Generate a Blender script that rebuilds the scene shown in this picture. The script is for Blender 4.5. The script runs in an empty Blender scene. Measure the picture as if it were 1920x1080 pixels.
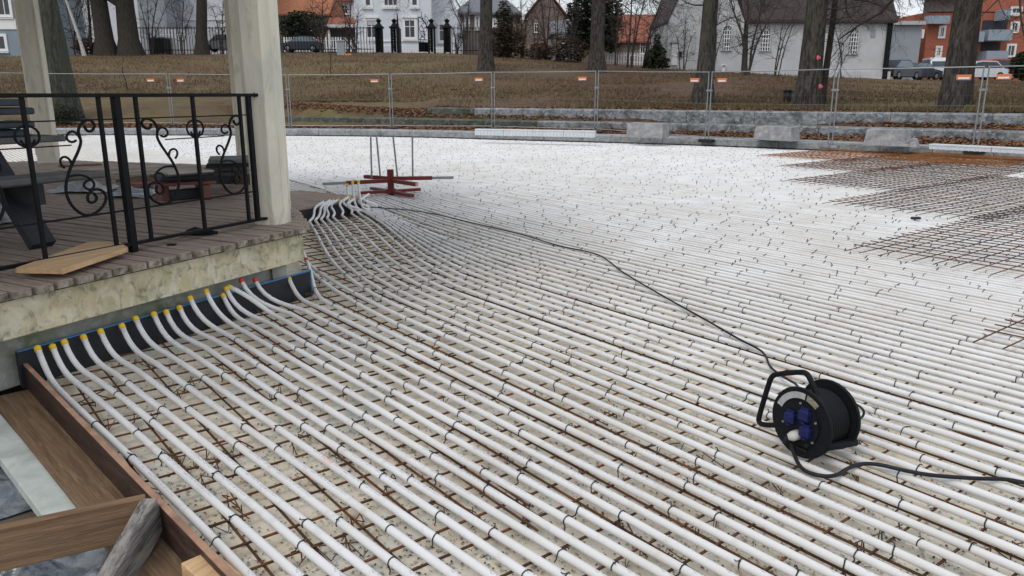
import bpy, math, random
from mathutils import Vector, Matrix, noise as mnoise
R = random.Random(7)
PI = math.pi
sc = bpy.context.scene
C = sc.collection

# ------------------------------------------------------------------ camera
F, H = 1442.0, 1.5                        # focal length in px of a 1920 wide frame, eye height above the slab
PITCH = math.atan((540 - 176) / F)
cam_d = bpy.data.cameras.new('camera'); cam = bpy.data.objects.new('camera', cam_d); C.objects.link(cam)
cam.location = (0, 0, H); cam.rotation_euler = (PI / 2 - PITCH, 0, 0)
cam_d.sensor_width = 36.0; cam_d.lens = 36.0 * F / 1920; cam_d.clip_start = 0.05; cam_d.clip_end = 2000
sc.camera = cam

# ------------------------------------------------------------------ sky, sun, exposure
SUN_EL, SUN_AZ = math.radians(52), math.radians(215)      # soft high sun behind the left shoulder, overcast
w = bpy.data.worlds.new('World'); sc.world = w; w.use_nodes = True
nt = w.node_tree; nt.nodes.clear()
out = nt.nodes.new('ShaderNodeOutputWorld'); bg = nt.nodes.new('ShaderNodeBackground')
sky = nt.nodes.new('ShaderNodeTexSky'); sky.sky_type = 'NISHITA'; sky.sun_disc = False
sky.sun_elevation = SUN_EL; sky.sun_rotation = SUN_AZ; sky.dust_density = 3.0; sky.air_density = 1.2; sky.ozone_density = 1.5
tc = nt.nodes.new('ShaderNodeTexCoord'); mp = nt.nodes.new('ShaderNodeMapping'); mp.inputs['Scale'].default_value = (1, 1, 3.2)
nz = nt.nodes.new('ShaderNodeTexNoise'); nz.inputs['Scale'].default_value = 2.6; nz.inputs['Detail'].default_value = 6; nz.inputs['Roughness'].default_value = .55
rp = nt.nodes.new('ShaderNodeValToRGB'); rp.color_ramp.elements[0].position = .30; rp.color_ramp.elements[1].position = .56
rp.color_ramp.elements[0].color = (.35, .35, .35, 1); rp.color_ramp.elements[1].color = (.97, .97, .97, 1)
mx = nt.nodes.new('ShaderNodeMixRGB'); mx.inputs['Color2'].default_value = (7.5, 7.8, 8.25, 1)      # cloud layer
L = nt.links.new
L(tc.outputs['Generated'], mp.inputs['Vector']); L(mp.outputs['Vector'], nz.inputs['Vector']); L(nz.outputs['Fac'], rp.inputs['Fac'])
L(rp.outputs['Color'], mx.inputs['Fac']); L(sky.outputs['Color'], mx.inputs['Color1']); L(mx.outputs['Color'], bg.inputs['Color'])
bg.inputs['Strength'].default_value = 0.10; L(bg.outputs['Background'], out.inputs['Surface'])
sun_d = bpy.data.lights.new('sun', 'SUN'); sun_d.energy = 0.8; sun_d.angle = math.radians(25); sun_d.color = (1, .96, .9)
sun = bpy.data.objects.new('sun', sun_d); C.objects.link(sun)
_sd = Vector((math.sin(SUN_AZ) * math.cos(SUN_EL), math.cos(SUN_AZ) * math.cos(SUN_EL), math.sin(SUN_EL)))
sun.rotation_euler = (-_sd).to_track_quat('-Z', 'Y').to_euler(); sun.location = _sd * 60
vs = sc.view_settings; vs.view_transform = 'Standard'; vs.look = 'None'; vs.gamma = 1; vs.exposure = 0.36
sc.cycles.max_bounces = 4; sc.cycles.diffuse_bounces = 3; sc.cycles.glossy_bounces = 2; sc.cycles.transmission_bounces = 3; sc.cycles.use_denoising = True

# ------------------------------------------------------------------ survey helpers: sight lines -> places
_c, _s = math.cos(PITCH), math.sin(PITCH)
EYE = Vector((0, 0, H))
def ray(u, v):
    x = (u - 960) / F; y = (v - 540) / F
    return Vector((x, _c - y * _s, -_s - y * _c))
def plane(u, v, z=0.0):
    d = ray(u, v); return EYE + d * ((z - H) / d.z)
def atY(u, v, Y):
    d = ray(u, v); return EYE + d * (Y / d.y)
def vplane(u, v, p0, n):
    d = ray(u, v); p0 = Vector(p0); n = Vector(n); return EYE + d * (n.dot(p0 - EYE) / n.dot(d))
def lerp_list(pts, x):
    if x <= pts[0][0]: return pts[0][1]
    for (a, b), (c, d) in zip(pts, pts[1:]):
        if x <= c: return b + (d - b) * (x - a) / (c - a)
    return pts[-1][1]

# ------------------------------------------------------------------ materials
MATS = {}
def mat(name, col, rough=.7, var=.15, scale=6., col2=None, f2=.5, s2=2., bump=0., bscale=None, metal=0., stretch=(1, 1, 1), spec=.3, trans=0., coords='world', sharp=.12, speck=None, rotz=None, bdist=.02):
    m = bpy.data.materials.new(name); m.use_nodes = True; MATS[name] = m
    t = m.node_tree; b = t.nodes['Principled BSDF']
    b.inputs['Roughness'].default_value = rough; b.inputs['Metallic'].default_value = metal
    b.inputs['Specular IOR Level'].default_value = spec
    if trans: b.inputs['Transmission Weight'].default_value = trans
    if coords == 'world':
        g = t.nodes.new('ShaderNodeNewGeometry'); vec = g.outputs['Position']
    else:
        g = t.nodes.new('ShaderNodeTexCoord'); vec = g.outputs['Object']
    if rotz is not None:
        mr = t.nodes.new('ShaderNodeMapping'); mr.inputs['Rotation'].default_value = (0, 0, -rotz); t.links.new(vec, mr.inputs['Vector']); vec = mr.outputs['Vector']
    ma = t.nodes.new('ShaderNodeMapping'); ma.inputs['Scale'].default_value = stretch
    t.links.new(vec, ma.inputs['Vector']); vec = ma.outputs['Vector']
    def nse(s, d=5):
        n = t.nodes.new('ShaderNodeTexNoise'); n.inputs['Scale'].default_value = s; n.inputs['Detail'].default_value = d
        n.inputs['Roughness'].default_value = .62
        t.links.new(vec, n.inputs['Vector']); return n
    n1 = nse(scale)
    hs = t.nodes.new('ShaderNodeValToRGB')
    e = hs.color_ramp.elements
    e[0].position = .28; e[1].position = .72
    e[0].color = tuple(max(0, x * (1 - var)) for x in col) + (1,); e[1].color = tuple(min(1, x * (1 + var)) for x in col) + (1,)
    t.links.new(n1.outputs['Fac'], hs.inputs['Fac']); cur = hs.outputs['Color']
    def mixin(cur, fac, c):
        mm = t.nodes.new('ShaderNodeMixRGB'); t.links.new(fac, mm.inputs['Fac']); t.links.new(cur, mm.inputs['Color1']); mm.inputs['Color2'].default_value = tuple(c) + (1,)
        return mm.outputs['Color']
    if col2:
        layers = col2 if isinstance(col2[0], (tuple, list)) else [(col2, f2, s2)]
        for k, (cc, ff, ss) in enumerate(layers):
            n2 = nse(ss, 6); n2.inputs['Distortion'].default_value = .4 + k * .3
            r2 = t.nodes.new('ShaderNodeValToRGB'); th = .5 + (.5 - ff) * .55
            r2.color_ramp.elements[0].position = max(0, th - sharp); r2.color_ramp.elements[1].position = min(1, th + sharp)
            t.links.new(n2.outputs['Fac'], r2.inputs['Fac']); cur = mixin(cur, r2.outputs['Color'], cc)
    if speck:
        sc_, ss, th = speck
        vo = t.nodes.new('ShaderNodeTexVoronoi'); vo.inputs['Scale'].default_value = ss; t.links.new(vec, vo.inputs['Vector'])
        n3 = nse(ss * .13, 2)
        ad = t.nodes.new('ShaderNodeMath'); ad.operation = 'MULTIPLY_ADD'; ad.inputs[1].default_value = -.55
        t.links.new(n3.outputs['Fac'], ad.inputs[0]); t.links.new(vo.outputs['Distance'], ad.inputs[2])
        lt = t.nodes.new('ShaderNodeMath'); lt.operation = 'LESS_THAN'; lt.inputs[1].default_value = th
        t.links.new(ad.outputs[0], lt.inputs[0]); cur = mixin(cur, lt.outputs[0], sc_)
    t.links.new(cur, b.inputs['Base Color'])
    if bump:
        nb = nse(bscale or scale * 4, 4); bp = t.nodes.new('ShaderNodeBump'); bp.inputs['Strength'].default_value = bump; bp.inputs['Distance'].default_value = bdist
        t.links.new(nb.outputs['Fac'], bp.inputs['Height']); t.links.new(bp.outputs['Normal'], b.inputs['Normal'])
    return m

mat('slab', (.76, .69, .56), .85, .16, 3.0, [((.62, .54, .40), .40, 1.6), ((.82, .78, .69), .35, 6.), ((.60, .61, .55), .28, .9), ((.46, .32, .17), .16, 2.3)], bump=.3, bscale=60, speck=((.12, .09, .065), 60, -.165))
mat('kerb_granite', (.29, .30, .31), .85, .3, 9, [((.17, .185, .18), .40, 2.2), ((.40, .41, .41), .32, 14.)], bump=.5, bscale=30)
mat('wall_granite', (.22, .235, .25), .9, .45, 7, [((.10, .11, .11), .42, 2.2), ((.36, .375, .39), .34, 8.), ((.06, .065, .06), .2, 5.)], bump=1., bscale=9, sharp=.08, bdist=.06)
mat('mossy_granite', (.105, .115, .10), .95, .4, 7, [((.055, .07, .045), .45, 1.6), ((.17, .175, .165), .3, 7.), ((.04, .045, .036), .22, 5.)], bump=1., bscale=9, sharp=.08, bdist=.06)
mat('rough_granite', (.36, .36, .37), .9, .25, 10, [((.24, .24, .26), .4, 4)], bump=.8, bscale=24)
mat('near_black', (.03, .032, .036), .6, .2)
mat('grass', (.135, .098, .044), .95, .45, 1.8, [((.080, .055, .033), .48, .22), ((.120, .068, .036), .42, .6), ((.150, .122, .046), .34, .12), ((.05, .036, .024), .25, 2.6)], bump=.9, bscale=22)
mat('ground_dirt', (.16, .135, .11), .95, .35, 5, [((.09, .075, .06), .5, 2.)], bump=.6, bscale=40)
mat('street', (.06, .06, .062), .9, .2, 2)
mat('leaf_brown', (.20, .095, .05), .8, .5, 14, [((.30, .17, .09), .4, 23.), ((.10, .05, .03), .4, 31.)], sharp=.05)
mat('leaf_red', (.11, .055, .036), .85, .5, 9, [((.17, .10, .06), .35, 17.), ((.06, .035, .025), .4, 23.)], sharp=.05)
mat('blade', (.15, .115, .05), .9, .5, 3, [((.10, .062, .036), .45, .8), ((.20, .165, .085), .25, 5.)])
mat('bark', (.082, .074, .064), .95, .5, 22, [((.030, .026, .022), .48, 13.), ((.068, .070, .046), .28, 1.6), ((.15, .145, .13), .22, 17.)], bump=1., bscale=20, stretch=(1, 1, .2), sharp=.06, bdist=.08)
mat('bark_moss', (.080, .080, .064), .95, .4, 20, [((.036, .037, .030), .48, 11.), ((.066, .074, .05), .42, 1.4)], bump=1., bscale=18, stretch=(1, 1, .22), sharp=.06, bdist=.08)
mat('bark_dark', (.042, .036, .030), .95, .4, 9, bump=.8, bscale=20, stretch=(1, 1, .3))
mat('twig', (.055, .045, .04), .95, .3, 5)
mat('twig_red', (.075, .045, .036), .95, .3, 5)
mat('birch', (.55, .54, .5), .85, .2, 4, [((.06, .055, .05), .33, 7.)], stretch=(1, 1, 3.), sharp=.06)
mat('evergreen', (.022, .034, .018), .9, .5, 7, [((.04, .045, .02), .4, 3.)])
mat('cypress', (.045, .046, .028), .95, .5, 7, [((.07, .058, .036), .45, 3.)])
mat('hedge_brown', (.075, .052, .038), .95, .5, 5, [((.10, .08, .05), .4, 2.)])
mat('white_wall', (.66, .69, .75), .8, .05, .8, bump=.1, bscale=20)
mat('grey_white_wall', (.62, .64, .69), .85, .08, .5)
mat('church_wall', (.52, .535, .55), .9, .08, .9, [((.43, .44, .45), .35, .5)], bump=.4, bscale=8)
mat('blue_grey_wall', (.24, .29, .33), .85, .1, 1.)
mat('grey_wall', (.30, .33, .36), .85, .08, .6)
mat('brown_wall', (.20, .17, .15), .85, .15, 2)
mat('brick', (.36, .12, .075), .9, .25, 6, bump=.3, bscale=20)
mat('trim_white', (.80, .80, .80), .6, .04)
mat('glass', (.035, .045, .055), .12, .3, 1.5, spec=.6)
mat('glass_blue', (.20, .25, .30), .2, .2, 1.5, spec=.6)
mat('curtain', (.45, .46, .47), .8, .1)
mat('roof_slate', (.16, .17, .19), .7, .2, 3, bump=.3, bscale=6)
mat('roof_dark', (.055, .042, .042), .8, .25, 3, bump=.5, bscale=8)
mat('roof_tile', (.27, .095, .06), .85, .35, 5, bump=.4, bscale=10)
mat('roof_orange', (.36, .145, .075), .85, .3, 4)
mat('iron', (.008, .009, .010), .6, .3, 20, spec=.15)
mat('galv', (.26, .285, .30), .5, .15, 9, metal=.6)
mat('galv_wire', (.14, .145, .145), .6, .15, 9, metal=.3)
mat('tag_orange', (.62, .19, .075), .6, .05)
mat('tag_white', (.75, .70, .62), .6, .05)
mat('tag_navy', (.05, .07, .14), .6, .05)
mat('rubber', (.009, .010, .012), .6, .2, 30, spec=.15)
mat('rubber_grey', (.022, .024, .027), .5, .2, 30, spec=.2)
mat('cable', (.016, .017, .020), .5, .15, 20, spec=.2)
mat('blue_plastic', (.010, .014, .085), .4, .2, 20)
mat('label_white', (.42, .43, .43), .5, .08, 40, (.25, .26, .27), .3, 90.)
mat('label_yellow', (.30, .28, .20), .5, .15, 60, (.10, .09, .06), .35, 120.)
mat('plug_grey', (.50, .49, .44), .5, .1)
_fa_, _fb_ = plane(38, 672, .13), plane(425, 1068, .13); FANG = math.atan2(_fb_.y - _fa_.y, _fb_.x - _fa_.x)
_ba_, _bb_ = plane(-160, 1021, .17), plane(272, 929, .17); BANG = math.atan2(_bb_.y - _ba_.y, _bb_.x - _ba_.x)
GR = (1.6, 22, 22)
_sa_, _sb_ = plane(283, 929, .165), plane(176, 1120, .06); BRANG = math.atan2(_sb_.y - _sa_.y, _sb_.x - _sa_.x)
mat('form_wood', (.205, .132, .077), .8, .25, 2.2, [((.14, .090, .055), .42, 1.6), ((.27, .19, .12), .32, 3.), ((.10, .068, .048), .16, 4.)], bump=.3, bscale=6, stretch=GR, rotz=FANG, sharp=.08)
mat('beam_wood', (.225, .142, .082), .8, .22, 2.2, [((.165, .100, .058), .40, 1.6), ((.285, .19, .115), .3, 3.), ((.10, .065, .045), .12, 4.)], bump=.3, bscale=6, stretch=GR, rotz=BANG, sharp=.08)
mat('weathered', (.34, .315, .29), .9, .4, 2.6, [((.12, .11, .11), .45, 2.), ((.38, .36, .34), .32, 4.), ((.06, .055, .055), .16, 5.)], bump=.8, bscale=8, stretch=GR, rotz=BRANG, sharp=.07)
mat('new_wood', (.62, .42, .24), .7, .14, 1.6, [((.52, .32, .165), .4, 2.2)], stretch=(1.5, 14, 14), rotz=math.radians(62.9), bump=.1, sharp=.08)
mat('deck_wood', (.34, .27, .225), .85, .22, 3., [((.24, .19, .16), .42, 2.), ((.44, .37, .315), .3, 3.5)], stretch=(1.2, 18, 18), rotz=math.radians(152.9), bump=.4, bscale=8, sharp=.09)
mat('ply_face', (.042, .024, .021), .5, .4, 2.5, [((.09, .055, .044), .34, 3.), ((.14, .11, .09), .12, 6.)], bump=.15, stretch=(1.5, 9, 9), rotz=FANG)
mat('ply_edge', (.40, .24, .16), .8, .25, 8, [((.24, .135, .09), .4, 5.)])
mat('rust', (.13, .058, .028), .9, .45, 16, [((.24, .10, .035), .35, 9.), ((.055, .034, .026), .42, 6.)], bump=.3, bscale=160)
mat('rust_dark', (.075, .048, .034), .9, .4, 9, [((.20, .09, .038), .36, 1.6)], bump=.2, bscale=160)
mat('rust_bright', (.31, .125, .040), .9, .35, 6, [((.16, .07, .03), .42, 3.)])
mat('tie', (.02, .02, .02), .5, .2, 30)
mat('cap_yellow', (.80, .52, .03), .5, .12, 30)
mat('cap_red', (.58, .05, .04), .5, .1, 30)
mat('red_steel', (.16, .024, .020), .5, .25, 12, [((.13, .02, .018), .35, 5.)])
mat('plank_end', (.27, .235, .185), .9, .35, 22, [((.07, .062, .05), .45, 16.), ((.48, .43, .34), .38, 11.)], bump=.5, bscale=60)
mat('fascia', (.64, .56, .38), .9, .2, 5, [((.40, .37, .22), .42, 2.6), ((.21, .22, .11), .28, 3.3), ((.70, .66, .53), .42, 7.), ((.13, .12, .08), .26, 13.)], stretch=(1, 1, .8), bump=.3, bscale=50)
mat('base_wall', (.36, .365, .33), .9, .25, 5, [((.17, .20, .11), .42, 2.5), ((.48, .48, .45), .35, 6.)], bump=.3, bscale=40)
mat('foam_board', (.026, .028, .034), .65, .2, 8)
mat('foam_blue', (.08, .22, .42), .6, .15, 12)
mat('pillar_paint', (.77, .73, .60), .75, .06, 3, [((.56, .56, .50), .30, 5.), ((.42, .40, .32), .18, 11.)], stretch=(1, 1, .3), bump=.15, bscale=30)
mat('pillar_far', (.30, .27, .23), .8, .12, 3, stretch=(1, 1, .3))
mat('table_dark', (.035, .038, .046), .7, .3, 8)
mat('slate_blue', (.055, .068, .085), .7, .3, 8)
mat('bench_grey', (.13, .13, .13), .8, .25, 8, stretch=(1, 1, 1))
mat('styrofoam', (.56, .60, .57), .7, .12, 6, [((.40, .43, .40), .4, 5.)])
mat('wrap', (.45, .48, .50), .35, .3, 8, [((.20, .22, .25), .45, 5.)])
mat('pale_board', (.40, .36, .30), .8, .2, 8)
mat('red_board', (.23, .10, .08), .8, .2, 8)
mat('black_cloth', (.014, .014, .018), .9, .3, 12)
mat('car_dark', (.016, .020, .035), .25, .1, spec=.6)
mat('car_grey', (.22, .23, .24), .3, .1, spec=.5)
mat('car_white', (.62, .66, .70), .3, .05, spec=.5)
mat('car_red', (.45, .07, .05), .3, .1, spec=.5)
mat('car_blue', (.22, .33, .42), .3, .1, spec=.5)
mat('car_orange', (.80, .26, .05), .35, .1, spec=.5)
mat('bin_black', (.012, .012, .014), .5, .2)
mat('cabinet_grey', (.27, .31, .33), .6, .1)
mat('spray_pink', (.75, .13, .16), .7, .2, 20)
mat('balcony_blue', (.28, .34, .40), .5, .1)
mat('perf_white', (.66, .70, .74), .6, .08)
mat('sheet_grey', (.18, .19, .21), .6, .2)
# translucent construction film
pm = mat('plastic_film', (.27, .31, .36), .18, .35, 5, [((.11, .135, .18), .45, 4.), ((.52, .55, .56), .34, 7.)], spec=.8, trans=0.2, bump=.4, bscale=18)
# white pipe with faint printed line and dust
def pipe_material():
    m = bpy.data.materials.new('pipe_white'); m.use_nodes = True; MATS['pipe_white'] = m
    t = m.node_tree; b = t.nodes['Principled BSDF']; b.inputs['Roughness'].default_value = .55; b.inputs['Specular IOR Level'].default_value = .18
    N = t.nodes.new; K = t.links.new
    g = N('ShaderNodeNewGeometry'); n1 = N('ShaderNodeTexNoise'); n1.inputs['Scale'].default_value = 3.; n1.inputs['Detail'].default_value = 5; K(g.outputs['Position'], n1.inputs['Vector'])
    r = N('ShaderNodeValToRGB'); r.color_ramp.elements[0].position = .3; r.color_ramp.elements[1].position = .66
    r.color_ramp.elements[0].color = (.69, .68, .665, 1); r.color_ramp.elements[1].color = (.79, .80, .815, 1); K(n1.outputs['Fac'], r.inputs['Fac'])
    n2 = N('ShaderNodeTexNoise'); n2.inputs['Scale'].default_value = 9.; n2.inputs['Detail'].default_value = 7; n2.inputs['Roughness'].default_value = .7; K(g.outputs['Position'], n2.inputs['Vector'])
    r2 = N('ShaderNodeValToRGB'); r2.color_ramp.elements[0].position = .56; r2.color_ramp.elements[1].position = .74; r2.color_ramp.elements[1].color = (.55, .55, .55, 1); K(n2.outputs['Fac'], r2.inputs['Fac'])
    dm = N('ShaderNodeMixRGB'); K(r2.outputs['Color'], dm.inputs['Fac']); K(r.outputs['Color'], dm.inputs['Color1']); dm.inputs['Color2'].default_value = (.47, .41, .32, 1)
    n4 = N('ShaderNodeTexNoise'); n4.inputs['Scale'].default_value = .45; n4.inputs['Detail'].default_value = 4; K(g.outputs['Position'], n4.inputs['Vector'])
    r4 = N('ShaderNodeValToRGB'); r4.color_ramp.elements[0].position = .42; r4.color_ramp.elements[1].position = .72; r4.color_ramp.elements[1].color = (.45, .45, .45, 1); K(n4.outputs['Fac'], r4.inputs['Fac'])
    d2 = N('ShaderNodeMixRGB'); K(r4.outputs['Color'], d2.inputs['Fac']); K(dm.outputs['Color'], d2.inputs['Color1']); d2.inputs['Color2'].default_value = (.60, .57, .52, 1); r = d2
    uv = N('ShaderNodeUVMap'); uv.uv_map = 'UVMap'; sp = N('ShaderNodeSeparateXYZ'); K(uv.outputs['UV'], sp.inputs['Vector'])
    def math_(op, a, bb):
        q = N('ShaderNodeMath'); q.operation = op
        for i, x in enumerate((a, bb)):
            if x is None: continue
            if isinstance(x, (int, float)): q.inputs[i].default_value = x
            else: K(x, q.inputs[i])
        return q.outputs[0]
    # print: short glyph-like dashes in a narrow band of the girth, in groups along the length
    band = math_('LESS_THAN', math_('ABSOLUTE', math_('SUBTRACT', sp.outputs['Y'], .5), None), .055)
    grp = math_('LESS_THAN', math_('FRACT', math_('MULTIPLY', sp.outputs['X'], .9), None), .45)
    mv = N('ShaderNodeMapping'); mv.inputs['Scale'].default_value = (95, 16, 1); K(uv.outputs['UV'], mv.inputs['Vector'])
    gl = N('ShaderNodeTexNoise'); gl.inputs['Scale'].default_value = 1.; gl.inputs['Detail'].default_value = 1; K(mv.outputs['Vector'], gl.inputs['Vector'])
    glyph = math_('GREATER_THAN', gl.outputs['Fac'], .52)
    f = math_('MULTIPLY', math_('MULTIPLY', band, grp), glyph); f = math_('MULTIPLY', f, .5)
    m1 = N('ShaderNodeMixRGB'); K(f, m1.inputs['Fac']); K(r.outputs['Color'], m1.inputs['Color1']); m1.inputs['Color2'].default_value = (.22, .26, .42, 1)
    # sparse sprayed orange marks
    vo = N('ShaderNodeTexVoronoi'); vo.inputs['Scale'].default_value = .9; mo = N('ShaderNodeMapping'); mo.inputs['Rotation'].default_value = (0, 0, math.radians(-38)); mo.inputs['Scale'].default_value = (1.7, .8, 1)
    K(g.outputs['Position'], mo.inputs['Vector']); K(mo.outputs['Vector'], vo.inputs['Vector'])
    lt = math_('LESS_THAN', vo.outputs['Distance'], .06); nn = N('ShaderNodeTexNoise'); nn.inputs['Scale'].default_value = 30; K(g.outputs['Position'], nn.inputs['Vector'])
    of = math_('MULTIPLY', lt, math_('MULTIPLY', nn.outputs['Fac'], .55))
    m2 = N('ShaderNodeMixRGB'); K(of, m2.inputs['Fac']); K(m1.outputs['Color'], m2.inputs['Color1']); m2.inputs['Color2'].default_value = (.85, .32, .20, 1)
    K(m2.outputs['Color'], b.inputs['Base Color'])
pipe_material()

# ------------------------------------------------------------------ mesh collecting
class MB:
    def __init__(s): s.v = []; s.f = []; s.uv = None
    def add(s, vs, fs):
        o = len(s.v); s.v.extend([tuple(x) for x in vs]); s.f.extend([tuple(i + o for i in f) for f in fs]); return s
    def box(s, c, size, M=None, bev=0.0):
        a, b, d = (x / 2 for x in size); c = Vector(c)
        if bev > 0:
            vs = []
            for z, q in ((-d, bev), (-d + bev, 0), (d - bev, 0), (d, bev)):
                for x, y in ((-a + q, -b + q), (a - q, -b + q), (a - q, b - q), (-a + q, b - q)): vs.append(Vector((x, y, z)))
            fs = [(3, 2, 1, 0), (12, 13, 14, 15)]
            for k in range(3):
                for i in range(4): fs.append((k * 4 + i, k * 4 + (i + 1) % 4, k * 4 + 4 + (i + 1) % 4, k * 4 + 4 + i))
        else:
            vs = [Vector((x * a, y * b, z * d)) for z in (-1, 1) for x, y in ((-1, -1), (1, -1), (1, 1), (-1, 1))]
            fs = [(3, 2, 1, 0), (4, 5, 6, 7), (0, 1, 5, 4), (1, 2, 6, 5), (2, 3, 7, 6), (3, 0, 4, 7)]
        if M is not None: vs = [M @ v for v in vs]
        return s.add([v + c for v in vs], fs)
    def beam(s, p, q, wd, ht, up=(0, 0, 1), bev=0.0):
        p = Vector(p); q = Vector(q); x = (q - p); l = x.length; x.normalize(); y = Vector(up).cross(x).normalized(); z = x.cross(y)
        M = Matrix((x, y, z)).transposed()
        return s.box((p + q) / 2, (l, wd, ht), M, bev)
    def tube(s, path, rad, n=6, uv=False, cap=True, closed=False):
        path = [Vector(p) for p in path]; k = len(path)
        if not hasattr(rad, '__len__'): rad = [rad] * k
        t0 = (path[1] - path[0]).normalized(); ref = Vector((0, 0, 1)) if abs(t0.z) < .9 else Vector((0, 1, 0))
        o = len(s.v); ln = 0.0; uvs = []
        a = ref.cross(t0).normalized()
        for i, p in enumerate(path):
            if closed: t = path[(i + 1) % k] - path[i - 1]
            else: t = path[min(i + 1, k - 1)] - path[max(i - 1, 0)]
            t.normalize(); a = (a - t * a.dot(t)).normalized(); b = t.cross(a)
            if i: ln += (p - path[i - 1]).length
            for j in range(n):
                th = 2 * PI * j / n; s.v.append(tuple(p + (a * math.cos(th) + b * math.sin(th)) * rad[i]))
            uvs.append(ln)
        last = k if closed else k - 1
        for i in range(last):
            for j in range(n):
                i2 = (i + 1) % k
                s.f.append((o + i * n + j, o + i * n + (j + 1) % n, o + i2 * n + (j + 1) % n, o + i2 * n + j))
                if uv:
                    if s.uv is None: s.uv = []
                    v0 = (j / n + .25) % 1; v1 = v0 + 1 / n
                    s.uv.extend(((uvs[i], v0), (uvs[i], v1), (uvs[i2], v1), (uvs[i2], v0)))
        if cap and not closed:
            s.f.append(tuple(o + j for j in range(n))[::-1]); s.f.append(tuple(o + (k - 1) * n + j for j in range(n)))
            if uv: s.uv.extend([(0, 0)] * (2 * n))
        return s
    def prism(s, poly, z0, z1):
        n = len(poly); vs = [(x, y, z0) for x, y in poly] + [(x, y, z1) for x, y in poly]
        ar = sum(poly[i][0] * poly[(i + 1) % n][1] - poly[(i + 1) % n][0] * poly[i][1] for i in range(n))
        fs = [tuple(range(n))[::-1], tuple(range(n, 2 * n))] + [(i, (i + 1) % n, n + (i + 1) % n, n + i) for i in range(n)]
        if ar < 0: fs = [f[::-1] for f in fs]
        return s.add(vs, fs)
    def disc(s, c, ax, r, th, n=24, r2=None):
        c = Vector(c); ax = Vector(ax).normalized(); return s.tube([c - ax * th / 2, c + ax * th / 2], [r, r2 or r], n)
    def build(s, name, m, parent=None, smooth=False, origin=None):
        me = bpy.data.meshes.new(name)
        o3 = Vector(origin) if origin is not None else None
        vs = s.v if o3 is None else [(x - o3.x, y - o3.y, z - o3.z) for x, y, z in s.v]
        me.from_pydata(vs, [], s.f)
        if s.uv is not None:
            l = me.uv_layers.new(name='UVMap'); l.data.foreach_set('uv', [c for p in s.uv for c in p])
        if smooth: me.polygons.foreach_set('use_smooth', [True] * len(me.polygons))
        me.materials.append(MATS[m]); me.update()
        ob = bpy.data.objects.new(name, me); C.objects.link(ob)
        if parent is not None: ob.parent = parent
        if o3 is not None: ob.location = o3
        return ob
def tag(o, label=None, cat=None, group=None, kind=None):
    if label: o['label'] = label
    if cat: o['category'] = cat
    if group: o['group'] = group
    if kind: o['kind'] = kind
    return o
class Thing:
    """an Empty at the thing's base; parts are given in world coordinates (or local ones when rotz is used)"""
    def __init__(s, name, label, cat, loc=(0, 0, 0), rotz=0., group=None, local=False):
        s.o = bpy.data.objects.new(name, None); C.objects.link(s.o); s.o.empty_display_size = .1
        s.loc = Vector(loc); s.o.location = s.loc; s.o.rotation_euler = (0, 0, rotz); s.local = local
        tag(s.o, label, cat, group)
    def part(s, name, mb, m, smooth=False, label=None, parent=None, kind=None):
        if not s.local: mb.v = [(x - s.loc.x, y - s.loc.y, z - s.loc.z) for x, y, z in mb.v]
        ob = mb.build(name, m, parent or s.o, smooth)
        if label: ob['label'] = label
        if kind: ob['kind'] = kind
        return ob
def inst(ob, parent, loc=(0, 0, 0), rot=(0, 0, 0), scale=(1, 1, 1), name=None):
    c = ob.copy(); C.objects.link(c); c.parent = parent; c.location = loc; c.rotation_euler = rot; c.scale = scale
    if name: c.name = name
    return c
def structure(name, mb, m, smooth=False):
    return tag(mb.build(name, m, None, smooth), kind='structure')
def polyline_at(pts, X):      # y of a plan polyline at x
    return lerp_list(pts, X)

# ------------------------------------------------------------------ the rink and the terrain behind it
KERB_PX = [(-900, 259), (-500, 258), (-200, 257.5), (110, 257.5), (300, 258), (600, 258.5), (800, 262), (960, 267.5), (1120, 272), (1280, 277), (1500, 286), (1700, 296), (1920, 308), (2300, 333), (2700, 370)]
W2_PX = [(420, 216), (505, 217), (600, 218.5), (780, 222), (960, 226), (1120, 228.5), (1280, 231), (1500, 236), (1700, 241), (1920, 246), (2300, 258)]
W3_PX = [(800, 201.5), (960, 203.3), (1120, 205), (1280, 207), (1500, 209.5), (1700, 211.5), (1920, 213.5), (2300, 219)]
Z_KERB, Z_W2, Z_W3 = .31, .62, 1.0
def plan(pxs, z): return [tuple(plane(u, v, z)[:2]) for u, v in pxs]
def smooth_line(pts, it=2):
    for _ in range(it):
        q = [pts[0]]
        for a, b in zip(pts, pts[1:]):
            q += [(a[0] * .75 + b[0] * .25, a[1] * .75 + b[1] * .25), (a[0] * .25 + b[0] * .75, a[1] * .25 + b[1] * .75)]
        pts = q + [pts[-1]]
    return pts
KERB = smooth_line(plan(KERB_PX, 0.0)); W2 = smooth_line(plan(W2_PX, Z_W2)); W3 = smooth_line(plan(W3_PX, Z_W3))
def line_Y_at_angle(line, a):            # where the sight line x = a*y crosses a plan line
    for (x0, y0), (x1, y1) in zip(line, line[1:]):
        d0, d1 = x0 - a * y0, x1 - a * y1
        if d0 <= 0 <= d1 or d1 <= 0 <= d0:
            t = d0 / (d0 - d1) if d0 != d1 else 0; return y0 + (y1 - y0) * t
    return None
CREST = [(-700, 108, 60), (0, 106, 60), (150, 102, 66), (330, 102, 68), (540, 100, 69), (700, 98, 70), (850, 100, 70), (960, 107, 68), (1050, 114, 66), (1150, 122, 64), (1250, 129, 60), (1300, 132, 57), (1500, 143, 56), (1670, 149, 56), (1760, 151, 62), (1920, 152, 66), (2700, 156, 70)]
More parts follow.
